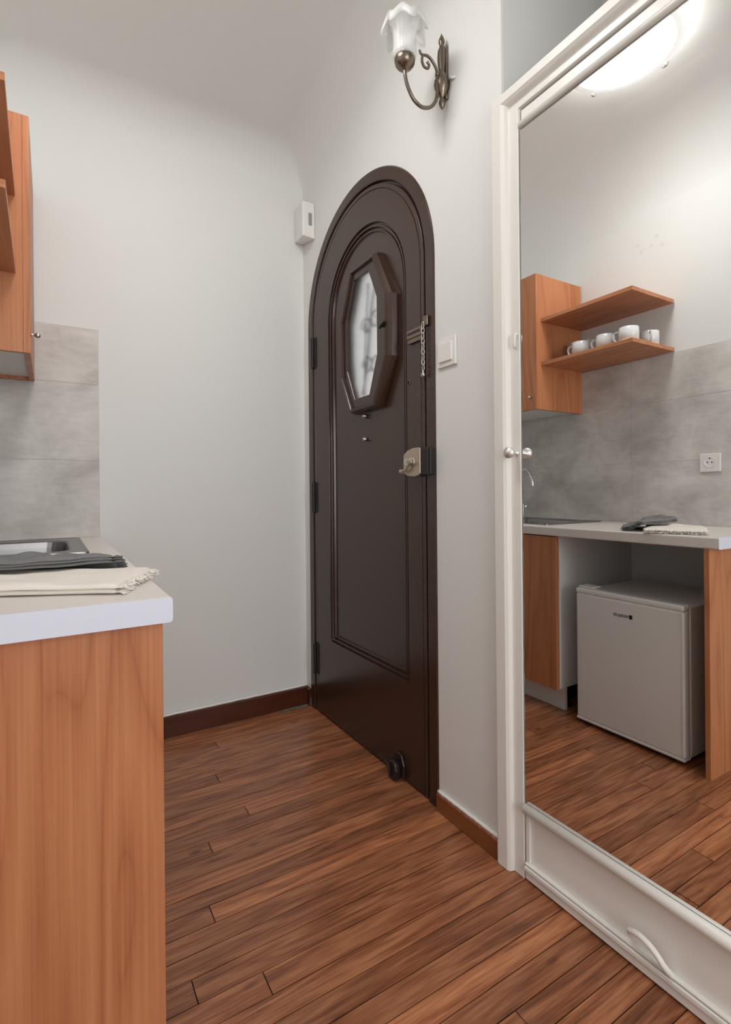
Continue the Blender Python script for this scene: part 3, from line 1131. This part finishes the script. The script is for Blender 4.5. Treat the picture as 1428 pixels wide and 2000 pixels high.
link('lamp_holder', bm, M['nickel'], sc_, smooth=True)
bm = bmesh.new()
N = 96
prof = [(0.028, 2.334, 0), (0.033, 2.340, 0), (0.034, 2.352, 0), (0.032, 2.372, 0), (0.032, 2.392, 0.0), (0.034, 2.412, 0.03), (0.038, 2.430, 0.1), (0.045, 2.444, 0.3), (0.053, 2.449, 0.6), (0.060, 2.441, 0.85), (0.065, 2.424, 1.0), (0.066, 2.408, 1.0)]
rings = []
for r, z, k in prof:
    ring = []
    for i in range(N):
        a = 2 * PI * i / N
        wv = math.cos(7 * a + 0.4)
        fl = 0.02 * math.cos(24 * a) * (1 - k) if z > 2.338 else 0
        rr = r * (1 + 0.10 * k * wv + fl)
        ring.append(bm.verts.new((0.917 + rr * math.cos(a), SY + rr * math.sin(a), z + 0.013 * k * (-wv) + 0.004 * k)))
    rings.append(ring)
for a, b in zip(rings, rings[1:]):
    for i in range(N):
        bm.faces.new((a[i], a[(i + 1) % N], b[(i + 1) % N], b[i]))
o = link('glass_shade', bm, M['shade'], sc_, smooth=True)
sd = o.modifiers.new('thick', 'SOLIDIFY')
sd.thickness = 0.0018
tag(o, 'frilled frosted glass')
bm = bmesh.new()
tube(bm, smooth_path([(XR - 0.004, SY - 0.012, 2.33), (XR - 0.006, SY - 0.024, 2.326), (XR - 0.005, SY - 0.034, 2.318), (XR - 0.001, SY - 0.040, 2.322)], 4), 0.0035, 8)
tag(link('painted_wire', bm, M['white_plastic'], sc_, smooth=True), 'white painted cable stub')

# ceiling lamp
LX, LY = 0.232, 1.21
cl = thing('ceiling_lamp', 'round lit glass flush lamp on the ceiling, seen in the mirror', 'ceiling lamp', (LX, LY, ZC))
bm = bmesh.new()
lathe(bm, [(0.0, ZC), (0.06, ZC), (0.06, ZC - 0.035), (0.0, ZC - 0.035)], LX, LY, 48)
for a in range(3):
    dx, dy = math.cos(a * 2.094), math.sin(a * 2.094)
    tube(bm, [(LX + dx * 0.05, LY + dy * 0.05, ZC - 0.012), (LX + dx * 0.19, LY + dy * 0.19, ZC - 0.012)], 0.006, 6)
link('lamp_base', bm, M['lamprim'], cl)
bm = bmesh.new()
tube(bm, [(LX + 0.11 * math.cos(2 * PI * i / 40), LY + 0.11 * math.sin(2 * PI * i / 40), ZC - 0.052) for i in range(40)], 0.016, 8, True)
tag(link('ring_bulb', bm, M['bulbglow'], cl, smooth=True), 'glowing ring tube inside')
bm = bmesh.new()
zr = ZC - 0.052
prof = [(0.0, zr - 0.022)]
for i in range(1, 11):
    r_ = 0.188 * i / 10
    prof.append((r_, zr - 0.022 * (1 - (r_ / 0.215) ** 2.4)))
lathe(bm, prof, LX, LY, 64)
glow = tag(link('lamp_glass', bm, M['lampglow'], cl, smooth=True), 'glowing white glass bowl')
bm = bmesh.new()
zz = prof[-1][1]
lathe(bm, [(0.188, zz), (0.203, zr - 0.0035), (0.216, zr), (0.214, zr + 0.003), (0.183, zr + 0.0015)], LX, LY, 64)
bmesh.ops.delete(bm, geom=[f for f in bm.faces if len(f.verts) > 4], context='FACES')
tag(link('glass_rim', bm, M['rimglow'], cl, smooth=True), 'paler outer rim of the glass')
for a in (2.05, 3.40, 4.85, 0.4):
    bm = bmesh.new()
    dx, dy = math.cos(a), math.sin(a)
    tube(bm, smooth_path([(LX + dx * 0.17, LY + dy * 0.17, ZC - 0.02), (LX + dx * 0.221, LY + dy * 0.221, ZC - 0.035), (LX + dx * 0.222, LY + dy * 0.222, zr - 0.004), (LX + dx * 0.206, LY + dy * 0.206, zr - 0.014)], 4), 0.0055, 8)
    link('lamp_clip', bm, M['nickel'], cl, smooth=True)

# ------------------------------------------------------------------ kitchenette
# worktop with sink cut-out
WX1, WY0 = 0.173, 0.905
SX0, SX1, SY0, SY1 = -0.345, 0.097, 1.700, 2.285     # sink rim
tx0, tx1, ty0, ty1 = SX0 + 0.02, SX1 - 0.02, SY0 + 0.02, SY1 - 0.02
wt = thing('worktop', 'pale laminate worktop with rounded front edge along the kitchen wall', 'worktop', (-0.13, 1.63, ZT - 0.042))
bm = bmesh.new()
XB = XL + 0.0085
prof = []
r = 0.006
# cross-section (x,z) of the front strip, rounded
sec = [(XB, ZT - 0.042), (WX1 - r, ZT - 0.042)]
for i in range(5):
    a = -PI / 2 + PI / 2 * i / 4
    sec.append((WX1 - r + r * math.cos(a), ZT - 0.042 + r + r * math.sin(a)))
for i in range(5):
    a = PI / 2 * i / 4
    sec.append((WX1 - r + r * math.cos(a), ZT - r + r * math.sin(a)))
sec.append((XB, ZT))


def slab(y0, y1, x_a=None, x_b=None):
    if x_a is None:
        pts = sec
    elif x_b is None:
        pts = [(x_a, ZT - 0.042)] + sec[1:-1] + [(x_a, ZT)]
    else:
        pts = [(x_a, ZT - 0.042), (x_b, ZT - 0.042), (x_b, ZT), (x_a, ZT)]
    a = [bm.verts.new((x, y0, z)) for x, z in pts]
    b = [bm.verts.new((x, y1, z)) for x, z in pts]
    n = len(pts)
    for i in range(n):
        bm.faces.new((a[i], a[(i + 1) % n], b[(i + 1) % n], b[i]))
    bm.faces.new(a)
    bm.faces.new(b[::-1])


slab(WY0, ty0)
slab(ty1, YB - 0.0085)
slab(ty0, ty1, tx1)
slab(ty0, ty1, XB, tx0)
link('worktop_board', bm, M['worktop'], wt)
bm = bmesh.new()
pts = [(x, z) for x, z in sec]
a = [bm.verts.new((x, WY0 - 0.0012, z)) for x, z in pts]
b = [bm.verts.new((x, WY0, z)) for x, z in pts]
for i in range(len(pts)):
    bm.faces.new((a[i], a[(i + 1) % len(pts)], b[(i + 1) % len(pts)], b[i]))
bm.faces.new(a)
bm.faces.new(b[::-1])
tag(link('edge_band', bm, M['worktop_edge'], wt), 'white end edging strip')

# end panel
tag(boxm('end_panel', (XL + 0.002, 0.163, 0.940, 0.958, 0.0, ZT - 0.042), M['panel'], bevel=0.0008), 'orange-brown wood veneer end panel holding up the near end of the worktop', 'kitchen panel')

# sink base unit
bc = thing('base_cabinet', 'wood-fronted sink cabinet with white sides beside the small fridge', 'kitchen cabinet', (-0.13, 1.97, 0))
BY0, BY1 = 1.592, YB - 0.01
bm = bmesh.new()
box(bm, XL + 0.003, 0.144, BY0, BY0 + 0.018, 0.115, ZT - 0.0425)
box(bm, XL + 0.003, 0.144, BY1 - 0.018, BY1, 0.115, ZT - 0.0425)
box(bm, XL + 0.003, 0.144, BY0 + 0.018, BY1 - 0.018, 0.115, 0.133)
box(bm, XL + 0.003, XL + 0.010, BY0 + 0.018, BY1 - 0.018, 0.133, ZT - 0.0425)
link('carcass', bm, M['melamine'], bc)
for y0, y1 in ((BY0 + 0.001, 1.966), (1.970, BY1)):
    boxm('cabinet_door', (0.1455, 0.1635, y0, y1, 0.112, ZT - 0.046), M['panel'], bc, 0.0008)
boxm('toe_kick', (0.078, 0.094, BY0 + 0.012, BY1, 0.001, 0.112), M['melamine'], bc)
for y in (BY0 + 0.05, BY1 - 0.05):
    for x in (-0.36, 0.035):
        bm = bmesh.new()
        lathe(bm, [(0.028, 0.0), (0.028, 0.008), (0.016, 0.014), (0.016, 0.10), (0.026, 0.104), (0.026, 0.1145)], x, y, 16)
        link('cabinet_foot', bm, M['black'], bc)
for z in (0.80, 0.775):
    pass

# sink
sk = thing('sink', 'stainless steel inset sink at the far end of the worktop', 'sink', (-0.12, 1.99, ZT))


def rr_loop(x0, x1, y0, y1, rad, z, n=6):
    return [(x, y, z) for x, y in rounded_rect(x0, x1, y0, y1, rad, n)]


bm = bmesh.new()
bx0, bx1, by0, by1 = -0.285, 0.050, 1.775, 2.195
loft(bm, [rr_loop(SX0, SX1, SY0, SY1, 0.015, ZT + 0.0008), rr_loop(SX0 + .001, SX1 - .001, SY0 + .001, SY1 - .001, 0.014, ZT + 0.005), rr_loop(SX0 + .004, SX1 - .004, SY0 + .004, SY1 - .004, 0.012, ZT + 0.006),
          rr_loop(SX0 + .013, SX1 - .013, SY0 + .013, SY1 - .013, 0.01, ZT + 0.0035), rr_loop(bx0 - .006, bx1 + .006, by0 - .006, by1 + .006, 0.062, ZT + 0.0035), rr_loop(bx0, bx1, by0, by1, 0.06, ZT - 0.001),
          rr_loop(bx0 + .004, bx1 - .004, by0 + .004, by1 - .004, 0.058, ZT - 0.02), rr_loop(bx0 + .014, bx1 - .014, by0 + .014, by1 - .014, 0.055, ZT - 0.135), rr_loop(bx0 + .04, bx1 - .04, by0 + .04, by1 - .04, 0.045, ZT - 0.15)], False, True)
link('sink_bowl', bm, M['steel'], sk, smooth=False)
bm = bmesh.new()
lathe(bm, [(0.0, ZT - 0.1455), (0.035, ZT - 0.1455), (0.042, ZT - 0.148), (0.044, ZT - 0.1499)], -0.118, 1.985, 24)
link('sink_drain', bm, M['chrome'], sk, smooth=True)

# tap
fx, fy = -0.310, 2.19
fc = thing('faucet', 'slim chrome swan-neck tap over the sink, seen at the mirror edge', 'tap', (fx, fy + 0.03, ZT + 0.0036))
zb0 = ZT + 0.0036
bm = bmesh.new()
lathe(bm, [(0.024, zb0), (0.024, zb0 + 0.006), (0.019, zb0 + 0.010), (0.019, zb0 + 0.085), (0.016, zb0 + 0.092), (0.0, zb0 + 0.092)], fx, fy + 0.03, 24)
link('tap_body', bm, M['chrome'], fc, smooth=False, bevel=0.001)
bm = bmesh.new()
tube(bm, smooth_path([(fx, fy + 0.03, zb0 + 0.09), (fx, fy + 0.03, 1.08), (fx + .004, fy + 0.022, 1.135), (fx + .015, fy - 0.010, 1.166), (fx + 0.03, fy - 0.055, 1.150), (fx + 0.04, fy - 0.085, 1.105), (fx + 0.042, fy - 0.092, 1.062)], 7), 0.0085, 12)
link('spout', bm, M['chrome'], fc, smooth=True)
bm = bmesh.new()
tube(bm, [(fx - 0.018, fy + 0.03, zb0 + 0.06), (fx - 0.045, fy + 0.03, zb0 + 0.075), (fx - 0.060, fy + 0.03, zb0 + 0.10)], [0.007, 0.006, 0.005], 10)
link('tap_lever', bm, M['chrome'], fc, smooth=True)

# wall cabinet
CB, CTOP, CX1, CYn = 1.470, 2.190, -0.066, 1.875
wc = thing('upper_cabinet', 'tall narrow orange-brown wood wall cabinet in the kitchen corner', 'wall cabinet', (-0.25, 2.11, CB))
bm = bmesh.new()
x0c = XL + 0.0085
bm.free()
boxm('side_panel', (x0c, CX1, CYn, CYn + 0.018, CB, CTOP), M['panel'], wc, 0.0006)
boxm('side_panel', (x0c, CX1, YB - 0.030, YB - 0.012, CB, CTOP), M['panel'], wc, 0.0006)
bm = bmesh.new()
box(bm, x0c, CX1, CYn + 0.018, YB - 0.030, CB + 0.012, CB + 0.028)
box(bm, x0c, CX1, CYn + 0.018, YB - 0.030, CTOP - 0.018, CTOP)
box(bm, x0c, x0c + .006, CYn + 0.018, YB - 0.030, CB + 0.028, CTOP - 0.018)
tag(link('carcass', bm, M['melamine'], wc), 'white underside')
wd = boxm('cabinet_door', (CX1 + 0.0003, CX1 + 0.0185, CYn + 0.0002, YB - 0.013, CB, CTOP), M['panel'], wc, 0.0008)
bm = bmesh.new()
kx = CX1 + 0.019
lathe(bm, [(0.0055, kx), (0.004, kx + 0.003), (0.0035, kx + 0.010), (0.0065, kx + 0.012), (0.0085, kx + 0.018), (0.0065, kx + 0.024), (0.0, kx + 0.026)], CYn + 0.035, 1.535, 18, 'X')
link('door_knob', bm, M['nickel'], wd, smooth=True)

# open shelves
for nm, lab, zt_ in (('open_shelf', 'upper wood wall shelf, empty, beside the wall cabinet', 1.955), ('open_shelf', 'lower wood wall shelf holding white mugs, beside the wall cabinet', 1.722)):
    bm = bmesh.new()
    pl = [(XL + 0.0085, 1.362), (-0.078, 1.362), (-0.084, CYn - 0.0005), (XL + 0.0085, CYn - 0.0005)]
    a = [bm.verts.new((x, y, zt_ - 0.018)) for x, y in pl]
    b = [bm.verts.new((x, y, zt_)) for x, y in pl]
    loft_n = 4
    for i in range(4):
        bm.faces.new((a[i], a[(i + 1) % 4], b[(i + 1) % 4], b[i]))
    bm.faces.new(a[::-1])
    bm.faces.new(b)
    tag(link(nm, bm, M['shelfwood'], bevel=0.0008), lab, 'shelf', 'open shelves beside the wall cabinet')
ZSH = 1.722


# mugs
def mug_meshes():
    bm = bmesh.new()
    H, R = 0.070, 0.043
    lathe(bm, [(0.0, 0.011), (R - .004, 0.011), (R, 0.013), (R + .0005, 0.04), (R, H - .001), (R - .0015, H), (R - .003, H - .001), (R - .0035, 0.02), (R - .01, 0.0185), (0, 0.0182)], 0, 0, 36)
    body = bm
    bm2 = bmesh.new()
    lathe(bm2, [(0.0, 0.0), (R - .006, 0.0), (R - .002, 0.004), (R - .0002, 0.0115), (0.0, 0.0115)], 0, 0, 36)
    bm3 = bmesh.new()
    tube(bm3, smooth_path([(0, R - 0.002, 0.058), (0.003, R + 0.018, 0.061), (0.005, R + 0.030, 0.050), (0.005, R + 0.027, 0.028), (0.003, R + 0.013, 0.013), (0, R - 0.004, 0.012)], 5), 0.005, 8)
    return body, bm2, bm3


def link_local(name, bm, mat, parent, smooth=True):
    bmesh.ops.recalc_face_normals(bm, faces=bm.faces)
    me = bpy.data.meshes.new(name)
    bm.to_mesh(me)
    bm.free()
    me.materials.append(mat)
    if smooth:
        for p in me.polygons:
            p.use_smooth = True
    o = bpy.data.objects.new(name, me)
    COL.objects.link(o)
    o.parent = parent
    return o


mug = thing('mug', 'white mug with handle on the shelf, nearest the wall cabinet', 'mug', (-0.165, 1.690, ZSH), 'mugs on the lower shelf')
b1, b2, b3 = mug_meshes()
link_local('mug_body', b1, M['china'], mug)
tag(link_local('mug_base', b2, M['clay'], mug), 'unglazed beige base')
link_local('mug_handle', b3, M['china'], mug)
for loc, rz, lab, nohandle in (((-0.165, 1.553, ZSH), 0.0, 'white mug with handle on the shelf, second from the wall cabinet', False),
                               ((-0.150, 1.424, ZSH), 0.0, 'largest-looking white mug at the front corner of the lower shelf', False),
                               ((-0.300, 1.415, ZSH), -PI / 2 - 0.6, 'white mug at the back corner of the shelf, handle hidden', False)):
    c = mug.copy()
    COL.objects.link(c)
    c.location = loc
    c.rotation_euler = (0, 0, rz)
    c['label'] = lab
    for chd in list(mug.children):
        d = chd.copy()
        COL.objects.link(d)
        d.parent = c
# tumblers
bm = bmesh.new()
lathe(bm, [(0.0, 0.0), (0.026, 0.0), (0.028, 0.003), (0.033, 0.115), (0.0318, 0.115), (0.0265, 0.008), (0.0, 0.008)], 0, 0, 28)
tb = link_local('tumbler', bm, M['tumbler'], None)
tag(tb, 'clear drinking glass behind the mugs, touching the wall cabinet side', 'glass', 'drinking glasses on the lower shelf')
tb.location = (-0.285, 1.825, ZSH + 0.0003)
t2 = tb.copy()
COL.objects.link(t2)
t2.location = (-0.30, 1.745, ZSH + 0.0003)
t2['label'] = 'clear drinking glass behind the mugs, farther from the wall cabinet'

# socket
so = thing('power_outlet', 'white round-pin power socket on the grey tiles, seen in mirror', 'socket', (XL + 0.008, 1.205, 1.158))
xs_ = XL + 0.0081
bm = bmesh.new()
box(bm, xs_, xs_ + 0.008, 1.161, 1.249, 1.116, 1.200)
link('socket_plate', bm, M['white_plastic'], so, bevel=0.003)
bm = bmesh.new()
lathe(bm, [(0.0245, xs_ + 0.008), (0.0245, xs_ + 0.0095), (0.0215, xs_ + 0.0095), (0.0205, xs_ + 0.0084), (0.0, xs_ + 0.0084)], 1.206, 1.160, 28, 'X')
fcx = link('socket_face', bm, M['white_plastic'], so)
bm = bmesh.new()
for dy in (-0.0095, 0.0095):
    lathe(bm, [(0.003, xs_ + 0.0085), (0.003, xs_ + 0.0092), (0, xs_ + 0.0092)], 1.206 + dy, 1.160, 12, 'X')
lathe(bm, [(0.003, xs_ + 0.0085), (0.003, xs_ + 0.0092), (0, xs_ + 0.0092)], 1.206, 1.178, 12, 'X')
link('pin_holes', bm, M['ink'], fcx)

# fridge
fr_ = thing('mini_fridge', 'small white refrigerator under the worktop, seen in the mirror', 'refrigerator', (-0.1, 1.268, 0))
FY0, FY1, FX = 1.037, 1.500, 0.148
boxm('fridge_body', (-0.36, FX - 0.050, FY0, FY1, 0.022, 0.592), M['fridge'], fr_, 0.004)
fd = boxm('fridge_door', (FX - 0.044, FX, FY0, FY1, 0.026, 0.582), M['fridge'], fr_, 0.010, 3)
boxm('door_top_trim', (FX - 0.046, FX + 0.001, FY0 - .001, FY1 + .001, 0.580, 0.603), M['fridge_trim'], fd, 0.007, 3)
boxm('door_bottom_trim', (FX - 0.046, FX + 0.001, FY0 - .001, FY1 + .001, 0.018, 0.030), M['fridge_trim'], fd, 0.004, 3)
boxm('door_gasket', (FX - 0.0505, FX - 0.0435, FY0 + 0.006, FY1 - 0.006, 0.03, 0.578), M['fridge_trim'], fd)
boxm('handle_strip', (FX - 0.030, FX + 0.002, FY0 - .003, FY0 + 0.012, 0.032, 0.578), M['fridge_trim'], fd, 0.006, 3)
boxm('hinge_cover', (FX - 0.075, FX - 0.012, FY1 - 0.075, FY1 - 0.005, 0.6032, 0.612), M['fridge_trim'], fr_, 0.003)
for y in (FY0 + 0.04, FY1 - 0.04):
    for x in (-0.32, FX - 0.09):
        bm = bmesh.new()
        lathe(bm, [(0.018, 0.0), (0.018, 0.010), (0.012, 0.012), (0.012, 0.022)], x, y, 14)
        link('fridge_foot', bm, M['black'], fr_)
boxm('logo_square', (FX, FX + 0.0012, 1.2365, 1.2495, 0.5105, 0.5275), M['ink'], fd)
tcv = bpy.data.curves.new('logo', 'FONT')
tcv.body = 'MEIRELES'
tcv.size = 0.0165
tcv.space_character = 1.12
tcv.extrude = 0.0004
to = bpy.data.objects.new('logo_text_tmp', tcv)
COL.objects.link(to)
bpy.context.view_layer.update()
me = bpy.data.meshes.new_from_object(to.evaluated_get(bpy.context.evaluated_depsgraph_get()))
bpy.data.objects.remove(to)
wmax = max(v.co.x for v in me.vertices)
for v in me.vertices:
    x_, y_, z_ = v.co
    v.co = (FX + 0.0006 + z_, 1.2535 + x_ * 0.064 / wmax, 0.5130 + y_)
me.materials.clear()
me.materials.append(M['ink'])
lg = bpy.data.objects.new('logo_lettering', me)
COL.objects.link(lg)
lg.parent = fd
lg.matrix_parent_inverse = Matrix.Translation(-parent_world(fd))


# ------------------------------------------------------------------ towels
def towel(name, label, origin, e1, e2, L, W, layers, lay_t, mat, z0, wr, fringe_side, seed, lift=None, taper=None):
    """folded cloth: layers of wavy sheet, closed as one soft slab; fringe on chosen edges"""
    t = thing(name, label, 'towel', (origin[0] + e1[0] * L / 2 + e2[0] * W / 2, origin[1] + e1[1] * L / 2 + e2[1] * W / 2, z0))
    bm = bmesh.new()
    nu, nv = 44, 30
    O = Vector((origin[0], origin[1], 0))
    E1, E2 = Vector((e1[0], e1[1], 0)), Vector((e2[0], e2[1], 0))

    def base(u, v):
        # warped outline
        w1 = 0.010 * noise.noise(Vector((u * 2.2 + seed, 0.3, 0)))
        w2 = 0.010 * noise.noise(Vector((v * 2.5, seed, 1.7)))
        k = taper(u) if taper else 1.0
        return O + E1 * (L * u + w2) + E2 * (W * (0.5 + (v - 0.5) * k) + w1)
    edges = []
    for la in range(layers):
        zl = z0 + la * lay_t
        sh = 0.004 * noise.noise(Vector((la * 3.3, seed, 9)))
        vt, vb = [], []
        for i in range(nu + 1):
            rt_, rb_ = [], []
            for j in range(nv + 1):
                u, v = i / nu, j / nv
                p = base(u, v) + E1 * sh + E2 * sh * 0.7
                ed = min(u, 1 - u, v, 1 - v)
                rnd = min(1.0, ed / 0.04)
                rnd = math.sqrt(max(0.0, 1 - (1 - rnd) ** 2))
                wz = wr * (0.5 + noise.noise(Vector((u * 5 + seed, v * 4, la * 0.4)))) * min(1, ed / 0.1 + 0.25)
                lf_ = lift(p) if lift else 0.0
                mid_ = zl + lay_t * 0.5 + max(0, wz) * (la + 1) / layers + lf_
                hh = lay_t * 0.52 * rnd + 0.0004
                rt_.append(bm.verts.new((p.x, p.y, mid_ + hh)))
                rb_.append(bm.verts.new((p.x, p.y, max(mid_ - hh, z0 + lf_ + 0.0002))))
            vt.append(rt_)
            vb.append(rb_)
        for i in range(nu):
            for j in range(nv):
                bm.faces.new((vt[i][j], vt[i + 1][j], vt[i + 1][j + 1], vt[i][j + 1]))
                bm.faces.new((vb[i][j], vb[i][j + 1], vb[i + 1][j + 1], vb[i + 1][j]))
        per = [(i, 0) for i in range(nu)] + [(nu, j) for j in range(nv)] + [(i, nv) for i in range(nu, 0, -1)] + [(0, j) for j in range(nv, 0, -1)]
        for q in range(len(per)):
            a, b = per[q], per[(q + 1) % len(per)]
            bm.faces.new((vt[a[0]][a[1]], vb[a[0]][a[1]], vb[b[0]][b[1]], vt[b[0]][b[1]]))
        edges.append([(vt[0][j].co.copy() + vb[0][j].co.copy()) / 2 for j in range(nv + 1)])
    link('cloth', bm, mat, t, smooth=True)
    bm = bmesh.new()
    rnd_ = random.Random(seed)
    for la, row in enumerate(edges):
        for q in range(110):
            f = rnd_.random() * nv
            i = min(int(f), nv - 1)
            p = row[i].lerp(row[i + 1], f - i)
            ln = rnd_.uniform(0.008, 0.018)
            d = (-E1 + E2 * rnd_.uniform(-0.6, 0.6)).normalized()
            p1 = p + d * ln * 0.5 + Vector((0, 0, rnd_.uniform(-.001, .003)))
            p2 = p + d * ln
            p2.z = max(z0 + 0.001, p.z - rnd_.uniform(0, 0.0035 if lift is None else 0.0002))
            tube(bm, [p, p1, p2], 0.0009, 4)
    tag(link('fringe', bm, mat, t), 'frayed fringe', kind='stuff')
    return t


def unit(x, y):
    l = math.hypot(x, y)
    return (x / l, y / l)


towel('tea_towel', 'cream folded linen towel with frayed edge on the worktop', (0.092, 0.975), unit(-0.87, 0.46), unit(0.42, 0.91), 0.34, 0.215, 2, 0.0075, M['cream'], ZT + 0.0005, 0.005, 0, 3)


def over_cream(p):
    # the dark towel lies mostly on the cream one
    q = Vector((p.x - 0.092, p.y - 0.975))
    v = q.x * 0.419 + q.y * 0.908
    t = max(0.0, min(1.0, (0.272 - v) / 0.042))
    t = t * t * (3 - 2 * t)
    return 0.0245 * t


towel('tea_towel', 'charcoal grey crumpled towel lying on the cream towel', (0.105, 1.172), unit(-0.90, 0.20), unit(0.22, 0.95), 0.34, 0.150, 3, 0.0050, M['charcoal'], ZT + 0.0008, 0.014, 0, 11, lift=over_cream,
      taper=lambda u: 0.55 + 0.45 * min(1, u / 0.3))
